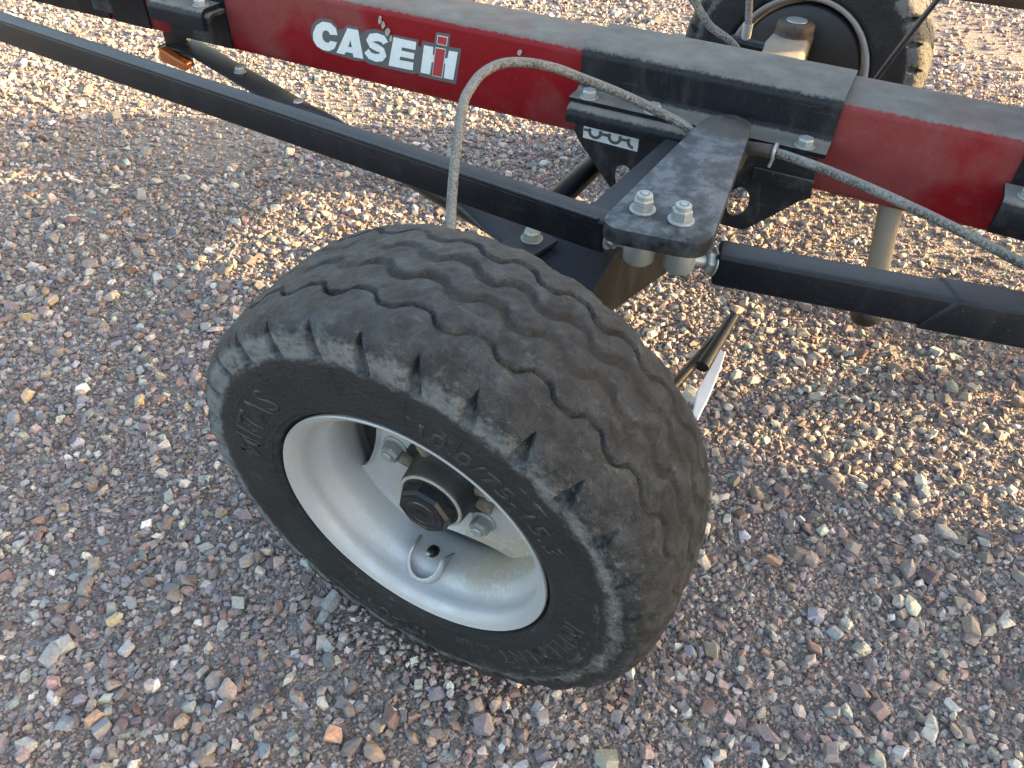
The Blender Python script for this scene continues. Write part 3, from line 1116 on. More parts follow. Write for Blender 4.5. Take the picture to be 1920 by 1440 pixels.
# far axle stub casting, dusty, with rounded collar
bm = bmesh.new()
B0 = sect(-0.292, 2.02, 0.165, 0.36, 0.488, 0.0)
B1 = sect(-0.290, 2.36, 0.120, 0.36, 0.500, 0.0)
B2 = sect(-0.288, 2.52, 0.105, 0.36, 0.500, 0.0)
bm.faces.new(B0)
bm.faces.new(B2[::-1])
for P, Q in ((B0, B1), (B1, B2)):
    for i in range(4):
        j = (i + 1) % 4
        bm.faces.new((P[i], P[j], Q[j], Q[i]))
bmesh.ops.recalc_face_normals(bm, faces=bm.faces[:])
bevel_all(bm, 0.018, 3, 0.6)
mesh_obj('stub_axle', bm, MAT['far_axle'], T)
col_ = mesh_obj('stub_collar', zcyl(-0.286, 2.440, [(0.40, 0.050), (0.490, 0.056), (0.500, 0.055), (0.506, 0.051), (0.513, 0.054), (0.528, 0.053), (0.535, 0.045)]), MAT['brown'], T, smooth=True)
mesh_obj('collar_cap', zcyl(-0.286, 2.440, [(0.5355, 0.030), (0.538, 0.029), (0.5385, 0.018)], 18), MAT['zinc'], col_)

# ------------------------------------------------------------------ wheels (local frame: -Y outwards, origin at outer rim face)
h_v = Vector((-0.999758, 0.021989, 0.0))
n_v = Vector((-0.021955, -0.998209, -0.055647))
z_v = Vector((-0.001224, -0.055634, 0.998450))
RC = Vector((-0.396, 0.524, 0.361))
ROT = Matrix((( -h_v.x, -n_v.x, z_v.x), (-h_v.y, -n_v.y, z_v.y), (-h_v.z, -n_v.z, z_v.z)))

PROF = [(0.098, 0.2035), (0.106, 0.2075), (0.108, 0.2142), (0.1085, 0.2155), (0.1170, 0.2180), (0.1178, 0.2195), (0.1195, 0.2205), (0.1205, 0.224), (0.1225, 0.2255),
        (0.1245, 0.240), (0.1265, 0.255), (0.1278, 0.270), (0.1288, 0.285), (0.1290, 0.300), (0.1275, 0.315), (0.1240, 0.330), (0.1175, 0.3425), (0.1085, 0.3515),
        (0.097, 0.3575), (0.083, 0.3612), (0.065, 0.3640), (0.045, 0.3658), (0.022, 0.3668), (0.0, 0.3670)]


def tyre_profile():
    pts = np.array(PROF)
    seg = np.hypot(*np.diff(pts, axis=0).T)
    L = np.concatenate([[0], np.cumsum(seg)])
    # finer sampling on shoulder and tread
    t = np.concatenate([np.linspace(0, L[9], 26, endpoint=False), np.linspace(L[9], L[13], 36, endpoint=False), np.linspace(L[13], L[-1], 62)])
    d = np.interp(t, L, pts[:, 0])
    r = np.interp(t, L, pts[:, 1])
    return d, r


def sidewall_d(r):
    pts = np.array(PROF[8:15])
    return np.interp(r, pts[:, 1], pts[:, 0])


def build_tyre_mesh():
    d, r = tyre_profile()
    w = np.concatenate([d, -d[-2::-1]])          # + = outer side
    rr = np.concatenate([r, r[-2::-1]])
    m = len(w)
    NT_ = 1260
    th = np.linspace(0, 2 * np.pi, NT_, endpoint=False)
    W, TH = np.meshgrid(w, th, indexing='xy')
    RR = np.broadcast_to(rr, W.shape).copy()
    NL = 30
    ph = TH * NL
    disp = np.zeros_like(W)
    groove = np.zeros_like(W)
    # normals of the profile
    dw = np.gradient(w)
    dr = np.gradient(rr)
    ln = np.hypot(dw, dr)
    nw, nr = dr / ln, -dw / ln
    sgn = np.sign(nr[m // 2])
    nw, nr = nw * sgn, nr * sgn
    zig = np.tanh(1.7 * np.sin(ph)) * 0.0085
    zig2 = np.tanh(1.7 * np.sin(ph + 1.2)) * 0.0085
    wob = 0.0012 * np.sin(3 * TH + 1) + 0.0010 * np.sin(7 * TH + 2)
    for w0, zz_, hw, dep in ((0.060, zig, 0.0031, 0.0090), (0.010, zig2, 0.0072, 0.0056), (-0.034, zig, 0.0072, 0.0056), (-0.072, zig2, 0.0040, 0.008)):
        x = np.abs(W - (w0 + zz_ + wob)) / hw
        g = np.clip(1.35 - x, 0, 1)
        g = g * g * (3 - 2 * g)
        wear = 0.70 + 0.22 * np.sin(5 * TH + w0 * 40) + 0.18 * np.sin(17 * TH + w0 * 90)
        disp -= dep * g * wear
        groove = np.maximum(groove, g)
    # shoulder pockets between the lugs
    aw = np.abs(W)
    for side in (1, -1):
        on = (W * side > 0)
        p = ((ph + (0 if side > 0 else 1.5) + 1.9 + (RR - 0.335) * 22) / (2 * np.pi)) % 1.0
        x = np.abs(p - 0.5)
        pk = np.clip((0.150 * np.clip((0.356 - RR) / 0.028, 0.12, 1) - x) / 0.040, 0, 1)
        radial = np.clip((RR - 0.309) / 0.010, 0, 1) * np.clip((0.3545 - RR) / 0.004, 0, 1)
        wear = np.clip(0.80 + 0.35 * np.sin(2 * TH - 0.9) + 0.15 * np.sin(9 * TH), 0.25, 1.15)
        pk = pk * pk * (3 - 2 * pk) * radial * on * wear
        rib = np.clip((0.022 - np.abs(p - 0.52)) / 0.012, 0, 1) * radial * on * np.clip((0.345 - RR) / 0.006, 0, 1)
        disp -= 0.0125 * pk - 0.006 * rib * np.clip(pk * 3, 0, 1)
        groove = np.maximum(groove, pk * 0.35)
        # lug belly
        belly = np.clip((x - 0.13) / 0.2, 0, 1) * np.clip((RR - 0.318) / 0.016, 0, 1) * np.clip((0.356 - RR) / 0.01, 0, 1) * on
        disp += 0.0030 * belly
    # lumpy wear
    tread = np.clip((RR - 0.326) / 0.012, 0, 1)
    lump = (np.sin(41 * TH + 60 * W) * np.sin(23 * TH - 95 * W + 1.0) + 0.6 * np.sin(87 * TH + 150 * W + 2 * np.sin(13 * TH)) * np.sin(170 * W + 31 * TH))
    disp += tread * lump * 0.0009
    # ribs near the bead
    for rb in (0.2275, 0.233):
        disp += 0.0008 * np.exp(-((RR - rb) / 0.0012) ** 2) * (aw > 0.1)
    # moulded radial lines on the sidewall
    for a0, r0, r1 in ((52, 0.252, 0.300), (78, 0.262, 0.306), (97, 0.250, 0.296), (112, 0.255, 0.30), (150, 0.262, 0.306), (168, 0.25, 0.298), (8, 0.262, 0.304), (-20, 0.252, 0.30)):
        da = np.abs((TH - R(a0) + np.pi) % (2 * np.pi) - np.pi)
        disp += 0.0012 * (da < 0.0027) * (RR > r0) * (RR < r1)
    for rb in (0.2385, 0.2825, 0.2885):
        disp += 0.0007 * np.exp(-((RR - rb) / 0.0010) ** 2) * (aw > 0.1)
    Wd = W + nw[None] * disp
    Rd = RR + nr[None] * disp
    X = -Rd * np.cos(TH)
    Z = Rd * np.sin(TH)
    Y = 0.115 - Wd
    # flattening where it stands
    wz = 0.361 + 0.0556 * Y + 0.99845 * Z
    lim = 0.005
    under = np.clip(lim - wz, 0, None)
    Z = Z + under
    near = np.clip((0.055 - wz) / 0.055, 0, 1)
    Y = Y - np.sign(Wd) * near ** 2 * 0.008 * (np.abs(Wd) > 0.06)
    V = np.stack([X, Y, Z], -1).reshape(-1, 3)
    i, j = np.meshgrid(np.arange(NT_), np.arange(m - 1), indexing='ij')
    i2 = (i + 1) % NT_
    F = np.stack([i * m + j, i * m + j + 1, i2 * m + j + 1, i2 * m + j], -1).reshape(-1, 4)
    me = bpy.data.meshes.new('tyre')
    me.vertices.add(len(V))
    me.vertices.foreach_set('co', V.astype(np.float32).ravel())
    me.loops.add(F.size)
    me.loops.foreach_set('vertex_index', F.astype(np.int32).ravel())
    me.polygons.add(len(F))
    me.polygons.foreach_set('loop_start', np.arange(0, F.size, 4, dtype=np.int32))
    me.update(calc_edges=True)
    me.shade_smooth()
    bandc = 0.316 + 0.008 * np.sin(TH * 1 + 0.6)
    dust = np.exp(-((RR - bandc) / 0.017) ** 2) * (0.92 + 0.22 * np.sin(TH + 0.9)) + 0.28 * tread + 0.06
    dust = np.where(RR < 0.29, 0.30 + 0.10 * np.sin(4 * TH) + 0.5 * np.clip((RR - 0.265) / 0.025, 0, 1) * (dust > 0.1) * 0.5, dust)
    tw = np.stack([TH * 0.36, np.broadcast_to(np.sign(W) * (0.13 + (0.367 - RR) * 1.0) * (aw > 0.1) + W * (aw <= 0.1), W.shape), np.zeros_like(W)], -1)
    tv = me.attributes.new('tw', 'FLOAT_VECTOR', 'POINT')
    tv.data.foreach_set('vector', tw.astype(np.float32).ravel())
    for nm, arr in (('dust', np.clip(dust, 0, 1)), ('groove', groove), ('tread', tread)):
        at = me.attributes.new(nm, 'FLOAT', 'POINT')
        at.data.foreach_set('value', np.broadcast_to(arr, W.shape).astype(np.float32).ravel())
    me.materials.append(MAT['tyre'])
    return me


def build_rim_mesh():
    prof = [(-0.002, 0.2112), (0.0, 0.2085), (0.001, 0.2050), (0.005, 0.2005), (0.010, 0.1955), (0.016, 0.1925), (0.026, 0.1925), (0.038, 0.1905), (0.044, 0.1870), (0.050, 0.1800), (0.057, 0.1755), (0.066, 0.1735), (0.078, 0.1705),
            (0.100, 0.1700), (0.112, 0.1705), (0.122, 0.1745), (0.132, 0.1815), (0.142, 0.1865), (0.185, 0.1915), (0.212, 0.1945), (0.222, 0.1985), (0.229, 0.206), (0.230, 0.2112),
            (0.226, 0.2125), (0.218, 0.201), (0.142, 0.1905), (0.118, 0.1765), (0.066, 0.1765), (0.050, 0.1905), (0.012, 0.2005), (0.006, 0.206), (0.003, 0.2125), (-0.0005, 0.2125)]
    bm = bmesh.new()
    bm, rings = lathe_bm(prof + prof[:1], Matrix.Identity(4), 128, bm)
    bmesh.ops.remove_doubles(bm, verts=bm.verts[:], dist=1e-6)
    bmesh.ops.recalc_face_normals(bm, faces=bm.faces[:])
    # disc with scalloped openings
    seg = 144
    sc = [R(14), R(-97), R(134)]

    def edge_r(a):
        v = 0.1715
        for c in sc:
            dlt = abs((a - c + math.pi) % (2 * math.pi) - math.pi)
            k = max(0.0, 1 - (dlt / R(34)) ** 2)
            v -= 0.050 * (k ** 0.6 if k > 0 else 0)
        return v
    rows = []
    for k in range(seg):
        a = 2 * math.pi * k / seg
        er = edge_r(a)
        notch = er < 0.168
        row = []
        for (f, yy) in ((0.0, 0.108), (0.18, 0.1065), (0.55, 0.1055), (0.80, 0.106), (0.93, 0.104 if notch else 0.1045), (1.0, 0.097 if notch else 0.100)):
            r = 0.045 + (er - 0.045) * f
            row.append((r, yy))
        rows.append((a, row))
    for back in (0, 1):
        vv = [[bm.verts.new((-r * math.cos(a), yy + back * 0.009, r * math.sin(a))) for r, yy in row] for a, row in rows]
        for k in range(seg):
            k2 = (k + 1) % seg
            for q in range(5):
                bm.faces.new((vv[k][q], vv[k2][q], vv[k2][q + 1], vv[k][q + 1]) if not back else (vv[k][q], vv[k][q + 1], vv[k2][q + 1], vv[k2][q]))
        if back == 0:
            front = vv
        else:
            for k in range(seg):
                k2 = (k + 1) % seg
                bm.faces.new((front[k][5], front[k2][5], vv[k2][5], vv[k][5]))
    me = bpy.data.meshes.new('wheel')
    bm.to_mesh(me)
    bm.free()
    for p in me.polygons:
        p.use_smooth = True
    co = np.zeros(len(me.vertices) * 3)
    me.vertices.foreach_get('co', co)
    co = co.reshape(-1, 3)
    r = np.hypot(co[:, 0], co[:, 2])
    a = np.arctan2(co[:, 2], -co[:, 0])
    def blob(a0, r0, da, dr):
        dd = np.abs((a - R(a0) + np.pi) % (2 * np.pi) - np.pi)
        return np.exp(-(dd / R(da)) ** 2) * np.exp(-((r - r0) / dr) ** 2)
    inner = (co[:, 1] > 0.035)
    mud = 1.6 * blob(-148, 0.170, 30, 0.024) * inner * (co[:, 1] > 0.06) + 1.5 * blob(-125, 0.15, 24, 0.03) * inner + 1.2 * blob(-55, 0.115, 20, 0.028) * (co[:, 1] > 0.09) + 0.6 * blob(-110, 0.13, 18, 0.03) * inner
    at = me.attributes.new('mud', 'FLOAT', 'POINT')
    at.data.foreach_set('value', np.clip(mud, 0, 1.3).astype(np.float32))
    me.materials.append(MAT['rim'])
    try:
        me.set_sharp_from_angle(angle=R(40))
    except Exception:
        pass
    return me


def text_mesh(body, size, ang_mid, rad, name='lettering', spacing=1.1):
    cu = bpy.data.curves.new(name, 'FONT')
    cu.body = body
    cu.size = size
    cu.align_x = 'CENTER'
    cu.space_character = spacing
    cu.extrude = 0.0
    cu.offset = 0.0006
    cu.resolution_u = 3
    to = bpy.data.objects.new(name, cu)
    COL.objects.link(to)
    dg = bpy.context.evaluated_depsgraph_get()
    dg.update()
    me = bpy.data.meshes.new_from_object(to.evaluated_get(dg))
    bpy.data.objects.remove(to)
    bpy.data.curves.remove(cu)
    bm = bmesh.new()
    bm.from_mesh(me)
    bpy.data.meshes.remove(me)
    bmesh.ops.subdivide_edges(bm, edges=[e for e in bm.edges if e.calc_length() > size * 0.3], cuts=2)
    ext = bmesh.ops.extrude_face_region(bm, geom=bm.faces[:])
    top = [g for g in ext['geom'] if isinstance(g, bmesh.types.BMVert)]
    bmesh.ops.translate(bm, verts=top, vec=(0, 0, 1.0))
    for v in bm.verts:
        r = rad + v.co.y
        a = R(ang_mid) + v.co.x / rad
        d = float(sidewall_d(r)) + (0.0009 if v.co.z > 0.5 else -0.0012)
        v.co = (-r * math.cos(a), 0.115 - d, r * math.sin(a))
    bmesh.ops.recalc_face_normals(bm, faces=bm.faces[:])
    out = bpy.data.meshes.new(name)
    bm.to_mesh(out)
    bm.free()
    out.materials.append(MAT['lettering'])
    return out


def local_part(name, me, parent, smooth=False):
    o = bpy.data.objects.new(name, me)
    COL.objects.link(o)
    o.parent = parent
    if smooth:
        for p in me.polygons:
            p.use_smooth = True
    return o


def bm_mesh(name, bm, mat):
    bmesh.ops.recalc_face_normals(bm, faces=bm.faces[:])
    me = bpy.data.meshes.new(name)
    bm.to_mesh(me)
    bm.free()
    me.materials.append(mat)
    return me


def build_wheel():
    w = bpy.data.objects.new('wheel', build_rim_mesh())
    COL.objects.link(w)
    w.parent = T
    M = Matrix.Translation(RC) @ ROT.to_4x4()
    w.matrix_local = Matrix.Translation(-WLOC[T.name]) @ M
    local_part('tyre', build_tyre_mesh(), w)
    # hub barrel and base
    bm, rings = lathe_bm([(0.125, 0.076), (0.108, 0.076), (0.104, 0.072), (0.101, 0.058), (0.080, 0.055), (0.062, 0.053), (0.058, 0.0505), (0.056, 0.046)], Matrix.Identity(4), 48)
    bm.faces.new(rings[-1])
    local_part('hub', bm_mesh('hub', bm, MAT['hub']), w, True)
    bm, rings = lathe_bm([(0.121, 0.05), (0.121, 0.155), (0.126, 0.164), (0.142, 0.166), (0.152, 0.180), (0.205, 0.184), (0.210, 0.176), (0.210, 0.04)], Matrix.Identity(4), 64)  # added black drum, stands in for the shade inside the far wheel
    bm.faces.new(rings[-1])
    local_part('shade_drum', bm_mesh('shade_drum', bm, MAT['rubber']), w, True)
    # hub base lugs (cast ears)
    for a0 in (62, 165, -90 + 8, -165, 10):
        a = R(a0)
        bm = tube_bm([(-0.045 * math.cos(a), 0.101, 0.045 * math.sin(a)), (-0.072 * math.cos(a), 0.100, 0.072 * math.sin(a)), (-0.080 * math.cos(a), 0.102, 0.080 * math.sin(a))], 0.011, 10)
        local_part('hub_ear', bm_mesh('hub_ear', bm, MAT['ear']), w, True)
    # octagonal plastic cap
    bm = bmesh.new()

    def ring(rad, y, n=8, ph=R(10)):
        return [bm.verts.new((rad * math.cos(2 * math.pi * k / n + ph), y, rad * math.sin(2 * math.pi * k / n + ph))) for k in range(n)]
    rs = [ring(0.0425, 0.057), ring(0.0425, 0.040), ring(0.0395, 0.0345)]
    for q in range(2):
        for k in range(8):
            j = (k + 1) % 8
            bm.faces.new((rs[q][k], rs[q][j], rs[q + 1][j], rs[q + 1][k]))
    bm.faces.new(rs[-1])
    cap = local_part('hub_cap', bm_mesh('hub_cap', bm, MAT['plastic']), w)
    bm, rings = lathe_bm([(0.0344, 0.034), (0.0325, 0.0335), (0.0325, 0.0315), (0.0335, 0.030), (0.0335, 0.024), (0.0322, 0.0225), (0.0322, 0.0205), (0.0332, 0.019), (0.0336, 0.0)], Matrix.Identity(4), 40)
    # embossed cross mark in the middle
    for (x, z, sx, sz) in ((0, 0, 0.0085, 0.0014), (0, 0.0042, 0.0014, 0.0028), (0, -0.0042, 0.0014, 0.0028), (-0.006, 0.0036, 0.0026, 0.0012), (0.006, -0.0036, 0.0026, 0.0012)):
        prism(bm, [(x - sx, z - sz), (x + sx, z - sz), (x + sx, z + sz), (x - sx, z + sz)], 'y', 0.0325, 0.0337)
    local_part('cap_emblem', bm_mesh('cap_emblem', bm, MAT['plastic']), w)
    # cap seal ring
    bm, rings = lathe_bm([(0.0600, 0.0500), (0.0580, 0.0512), (0.0560, 0.0500), (0.0562, 0.046)], Matrix.Identity(4), 48)
    local_part('grease_ring', bm_mesh('grease_ring', bm, MAT['chip']), w, True)
    # lug nuts
    for a0 in (14, -58, -130, 158, 86):
        a = R(a0)
        o = bpy.data.objects.new('lug_nut', bolt_mesh('lug', 0.0162, 0.022))
        COL.objects.link(o)
        o.parent = w
        o.location = (-0.0915 * math.cos(a), 0.1058, 0.0915 * math.sin(a))
        o.rotation_euler = (R(90), 0.4 + a0, 0)
    # valve guard: U shaped strip welded in the rim well
    bm = bmesh.new()
    va = R(-83)
    rows = []
    for k in range(21):
        t = -1 + 2 * k / 20
        # plan of the U: (tangential, axial)
        if abs(t) <= 0.55:
            b = t / 0.55 * R(90)
            tg = 0.030 * math.sin(b)
            ax = 0.028 + 0.028 * (1 - math.cos(b))
            h_ = -0.004 + 0.034 * (1 - math.cos(b))
        else:
            q = (abs(t) - 0.55) / 0.45
            tg = math.copysign(0.030 + 0.002 * q, t)
            ax = 0.056 + 0.034 * q
            h_ = 0.030 * (1 - 0.8 * q)
        rows.append((tg, ax, h_))

    def gp(tg, ax, r):
        a = va + tg / 0.175
        return Vector((-r * math.cos(a), ax, r * math.sin(a)))
    loops = []
    for k, (tg, ax, h_) in enumerate(rows):
        base_r = 0.1945 if ax < 0.045 else (0.1885 if ax < 0.055 else (0.180 if ax < 0.064 else 0.1735))
        nx = rows[min(k + 1, 20)][0] - rows[max(k - 1, 0)][0]
        ny = rows[min(k + 1, 20)][1] - rows[max(k - 1, 0)][1]
        l = math.hypot(nx, ny)
        ox, oy = -ny / l * 0.0022, nx / l * 0.0022
        loops.append([bm.verts.new(gp(tg + ox, ax + oy, base_r)), bm.verts.new(gp(tg + ox, ax + oy, 0.178 - h_)), bm.verts.new(gp(tg - ox, ax - oy, 0.178 - h_)), bm.verts.new(gp(tg - ox, ax - oy, base_r))])
    for k in range(20):
        for q in range(4):
            q2 = (q + 1) % 4
            bm.faces.new((loops[k][q], loops[k][q2], loops[k + 1][q2], loops[k + 1][q]))
    bm.faces.new(loops[0])
    bm.faces.new(loops[-1][::-1])
    gm = bm_mesh('valve_guard', bm, MAT['rim'])
    local_part('valve_guard', gm, w, True)
    # valve stem
    vdir = Vector((-math.cos(va), 0, math.sin(va)))
    c = vdir * 0.171 + Vector((0, 0.074, 0))
    ax = (-vdir * 0.75 + Vector((0, -0.66, 0))).normalized()
    bm = tube_bm([c - ax * 0.004, c + ax * 0.004, c + ax * 0.006, c + ax * 0.016], lambda t: 0.0105 - 0.0045 * t, 14)
    st_ = local_part('valve_stem', bm_mesh('valve_stem', bm, MAT['rubber']), w, True)
    bm = tube_bm([c + ax * 0.0158, c + ax * 0.026, c + ax * 0.027], lambda t: 0.0038, 12)
    local_part('valve_cap', bm_mesh('valve_cap', bm, MAT['zinc']), w, True)
    # raised sidewall lettering
    for body, size, am, rad in (('10.0/75-15.3', 0.040, 126, 0.2425), ('MITAS', 0.056, 27, 0.243), ('IMPLEMENT', 0.040, -150, 0.246), ('IM-04', 0.046, -80, 0.262), ('TUBELESS', 0.014, -114, 0.240)):
        local_part('sidewall_lettering', text_mesh(body, size, am, rad), w)
    return w


wheel = build_wheel()
# far wheel: turned round, same parts
w2 = wheel.copy()
COL.objects.link(w2)
w2.parent = T
Mfar = Matrix.Translation((-0.262, 2.735, 0.361)) @ Matrix.Rotation(math.pi, 4, 'Z') @ ROT.to_4x4()
w2.matrix_local = Matrix.Translation(-WLOC[T.name]) @ Mfar
for ch in list(wheel.children):
    if ch.name.startswith(('sidewall_lettering', 'valve', 'cap_emblem', 'grease')):
        continue
    c = ch.copy()
    COL.objects.link(c)
    c.parent = w2

# ------------------------------------------------------------------ hoses, cable
hp = [(-0.52, 0.86, 0.42), (-0.545, 0.91, 0.50), (-0.566, 0.95, 0.554), (-0.592, 1.0, 0.585), (-0.612, 1.05, 0.634), (-0.636, 1.12, 0.693), (-0.646, 1.17, 0.708), (-0.645, 1.21, 0.719), (-0.633, 1.26, 0.722), (-0.604, 1.3, 0.717), (-0.562, 1.34, 0.702), (-0.519, 1.37, 0.682), (-0.451, 1.395, 0.659), (-0.383, 1.41, 0.636), (-0.313, 1.415, 0.612), (-0.278, 1.408, 0.585), (-0.25, 1.40, 0.575)]
hose = mesh_obj('brake_hose', tube_bm(catmull(hp, 6), 0.0088, 14), MAT['hose'], T, smooth=True)
hp = [(-0.215, 1.43, 0.590), (-0.185, 1.43, 0.596), (-0.148, 1.42, 0.601), (-0.067, 1.4, 0.601), (0.011, 1.39, 0.592), (0.098, 1.38, 0.578), (0.192, 1.375, 0.557), (0.303, 1.37, 0.528), (0.394, 1.37, 0.504), (0.6, 1.37, 0.47), (0.9, 1.40, 0.44)]
hose2 = mesh_obj('brake_hose', tube_bm(catmull(hp, 6), 0.0088, 14), MAT['hose'], T, smooth=True)
# pipe fitting and clip on the second hose
bm = tube_bm([(-0.205, 1.432, 0.592), (-0.150, 1.4205, 0.6008)], 0.0125, 14)
mesh_obj('hose_fitting', bm, MAT['brown'], hose2, smooth=True)
cl = []
for k in range(13):
    a = R(-40 + 250 * k / 12)
    cl.append((-0.146, 1.4195 + 0.0135 * math.cos(a), 0.601 + 0.0145 * math.sin(a)))
cl = [(-0.150, 1.425, 0.568)] + cl
mesh_obj('hose_clip', tube_bm(catmull(cl, 3), 0.0032, 8), MAT['zinc'], hose2, smooth=True)
mesh_obj('brake_hose', tube_bm(catmull([(-0.50, 1.74, 0.80), (-0.462, 1.78, 0.755), (-0.437, 1.8, 0.725), (-0.392, 1.8, 0.680), (-0.333, 1.8, 0.650), (-0.28, 1.79, 0.60)], 6), 0.0088, 12), MAT['hose'], T, smooth=True)
fh = mesh_obj('brake_hose', tube_bm(catmull([(-0.385, 2.05, 0.78), (-0.371, 2.1, 0.661), (-0.361, 2.1, 0.605)], 6), 0.0088, 12), MAT['hose'], T, smooth=True)
mesh_obj('hose_fitting', tube_bm([(-0.361, 2.1, 0.607), (-0.360, 2.1, 0.570), (-0.360, 2.1, 0.569), (-0.358, 2.1, 0.44)], lambda t: 0.0125 if t < 0.5 else 0.009, 12), MAT['zinc'], fh, smooth=True)
mesh_obj('hose_clip', tube_bm([(-0.395, 2.095, 0.564), (-0.31, 2.10, 0.558)], 0.013, 8), MAT['black_rail'], fh)
mesh_obj('black_cable', tube_bm(catmull([(0.055, 2.0, 0.79), (0.039, 2.0, 0.748), (0.006, 2.0, 0.66), (-0.025, 2.0, 0.57), (-0.06, 2.0, 0.46)], 5), 0.0065, 10), MAT['cable'], T, smooth=True)

# ------------------------------------------------------------------ support leg under the beam
leg = mesh_obj('support_leg', tube_bm([(0.083, 1.575, 0.487), (0.121, 1.582, 0.235)], 0.0225, 24), MAT['leg_dust'], T, smooth=True)
prof = [(0.300, 0.024), (0.262, 0.024), (0.258, 0.030), (0.250, 0.030), (0.247, 0.026), (0.240, 0.026), (0.237, 0.031), (0.205, 0.031), (0.198, 0.027)]
mesh_obj('rubber_foot', zcyl(0.119, 1.581, prof), MAT['rubber'], leg, smooth=True)

# ------------------------------------------------------------------ bent handle with white reflector behind the tyre
rb = mesh_obj('reflector_bracket', tube_bm([(-0.345, 1.09, 0.33), (-0.30, 1.0, 0.235), (-0.1904, 1.1643, 0.2), (-0.1405, 1.4411, 0.2)], 0.0105, 12), MAT['rubber'], T, smooth=True)
mesh_obj('bracket_strap', tube_bm([(-0.1405, 1.4461, 0.203), (-0.1482, 1.3438, 0.203), (-0.156, 1.2465, 0.203)], lambda t: (0.0115 + 0.004 * t, 0.012), 12), MAT['rubber'], rb, smooth=True)
bm = bmesh.new()
prism(bm, [(-0.1378, 1.3238), (-0.1236, 1.3136), (-0.1196, 1.2565), (-0.1172, 1.1681), (-0.1196, 1.095), (-0.133, 1.101), (-0.1441, 1.1712)], 'z', 0.196, 0.204)
bmesh.ops.recalc_face_normals(bm, faces=bm.faces[:])
bevel_all(bm, 0.002, 1, 0.6)
mesh_obj('white_reflector', bm, MAT['white_plate'], rb)

# ------------------------------------------------------------------ beam clamps left and right
def beam_clamp(x0, x1, lx0, lx1, bolts, zl=0.604, side='front'):
    bm = bmesh.new()
    prof = [(1.5345, 0.497)] + [(1.5345, 0.655)] + arc(1.552, 0.662, 0.0175, 180, 90, 5) + arc(1.690, 0.662, 0.0175, 90, 0, 5) + [(1.7075, 0.497)]
    prism(bm, folded_plate(prof, 0.006), 'x', x0, x1)
    p = mesh_obj('beam_clamp', tilt(bm), MAT['black'], T)
    if lx0 is not None:
        bm = bmesh.new()
        pr_ = [(1.530, zl)] + [(1.480, zl)] + arc(1.478, zl - 0.016, 0.016, 90, 180, 5) + [(1.462, zl - 0.044)]
        prism(bm, folded_plate(pr_, 0.009), 'x', lx0, lx1)
        mesh_obj('clamp_lip', tilt(bm), MAT['black'], p)
        bm = bmesh.new()
        pr_ = [(1.530, zl - 0.012), (1.488, zl - 0.012)] + arc(1.486, zl - 0.026, 0.014, 90, 180, 5) + [(1.472, zl - 0.075)]
        prism(bm, folded_plate(pr_, 0.008), 'x', lx1 - 0.05, lx1 + 0.012)
        mesh_obj('clamp_bracket', tilt(bm), MAT['black_gusset'], p)
        for b in bolts:
            add_bolt(p, (b, 1.490, zl + 0.005 - 0.008 * (b + 0.6)), 0.0155, 0.015)
    return p


beam_clamp(-1.760, -1.553, -1.738, -1.560, (-1.690, -1.585))
beam_clamp(-1.965, -1.835, None, None, ())
beam_clamp(-2.36, -1.985, -2.32, -1.905, (-2.2, -1.98), zl=0.62)
beam_clamp(0.256, 0.52, 0.246, 0.50, (0.285, 0.46), zl=0.592)

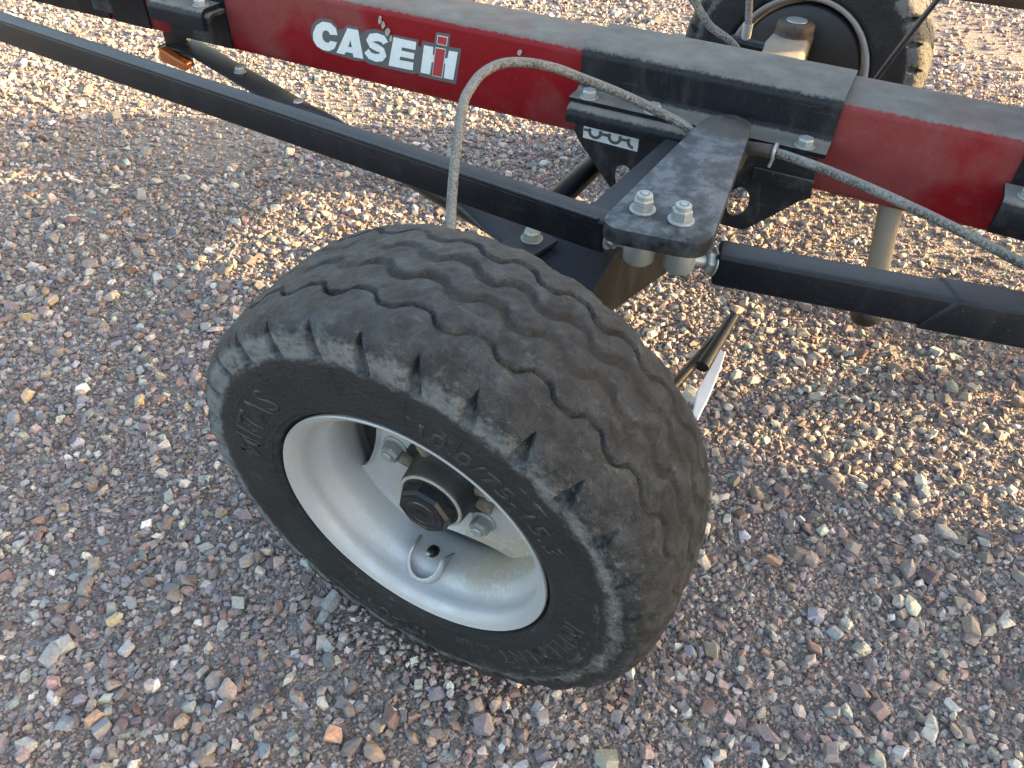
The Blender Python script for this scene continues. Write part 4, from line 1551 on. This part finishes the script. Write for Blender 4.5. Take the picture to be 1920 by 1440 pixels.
# hanger bracket and amber marker lamp on the left
bm = box_bm(-1.852, -1.770, 1.580, 1.588, 0.44, 0.50, 0.002)
hang = mesh_obj('hanger_bracket', bm, MAT['black'], T)
bm = box_bm(-1.875, -1.765, 1.570, 1.66, 0.439, 0.4455, 0.002)
mesh_obj('hanger_foot', bm, MAT['black'], hang)
bm = bmesh.new()
prism(bm, smooth_poly([(-1.852, 0.414), (-1.760, 0.402), (-1.754, 0.424), (-1.800, 0.437), (-1.846, 0.455)], [0.010, 0.008, 0.008, 0.014, 0.010], 4), 'y', 1.545, 1.572)
bmesh.ops.recalc_face_normals(bm, faces=bm.faces[:])
bevel_all(bm, 0.005, 3, 0.9)
lamp = mesh_obj('marker_lamp', bm, MAT['amber'], T, smooth=False)
mesh_obj('lamp_base', box_bm(-1.848, -1.76, 1.573, 1.583, 0.408, 0.4385, 0.002), MAT['rubber'], lamp)

# ------------------------------------------------------------------ combine header carried on the trailer (mostly out of frame; shades the foreground)
Hd = empty('combine_header', (4.0, 1.6, 0.68))
tag(Hd, 'rusty brown header carried above the trailer, its low beam at top right', 'header')
MAT['header_red'] = dusty('header_red_paint', (0.25, 0.012, 0.016), 0.45, 0.6, 0.2)
mesh_obj('rear_beam', box_bm(0.085, 7.4, 2.90, 2.97, 0.535, 0.600, 0.006), MAT['rusty'], Hd)
for bx in (0.6, 2.8, 5.0, 7.2):
    mesh_obj('beam_strut', bar_bm((bx, 2.93, 0.60), (bx, 2.625, 0.86), 0.05, 0.05, 0.004), MAT['rusty'], Hd)
mesh_obj('back_sheet', box_bm(0.45, 7.4, 2.61, 2.63, 0.76, 2.35), MAT['header_red'], Hd)
mesh_obj('deck', box_bm(0.46, 7.4, 1.75, 2.608, 0.865, 0.90), MAT['header_red'], Hd)
end_poly = [(2.62, 0.76), (2.62, 2.35), (2.35, 2.30), (1.9, 1.55), (1.55, 0.95), (1.48, 0.78), (1.6, 0.75)]
for ex in (0.45, 7.4):
    bm = bmesh.new()
    prism(bm, end_poly, 'x', ex - 0.03, ex)
    mesh_obj('end_shield', bm, MAT['header_red'], Hd)
for bx in (1.1, 3.6, 6.2):
    mesh_obj('saddle_post', box_bm(bx, bx + 0.1, 1.56, 1.68, 0.62, 0.864, 0.004), MAT['black'], Hd)
reel = mesh_obj('reel_tube', tube_bm([(0.52, 1.55, 1.80), (7.35, 1.55, 1.80)], 0.07, 16), MAT['header_red'], Hd, smooth=True)
for k in range(6):
    a = R(60 * k + 15)
    yb, zb = 1.55 + 0.45 * math.cos(a), 1.80 + 0.45 * math.sin(a)
    mesh_obj('reel_bat', tube_bm([(0.52, yb, zb), (7.35, yb, zb)], 0.025, 8), MAT['rusty'], Hd, smooth=True)
bm = tube_bm([(0.5, 2.25, 1.2), (7.35, 2.25, 1.2)], 0.24, 20)
mesh_obj('auger', bm, MAT['rusty'], Hd, smooth=True)
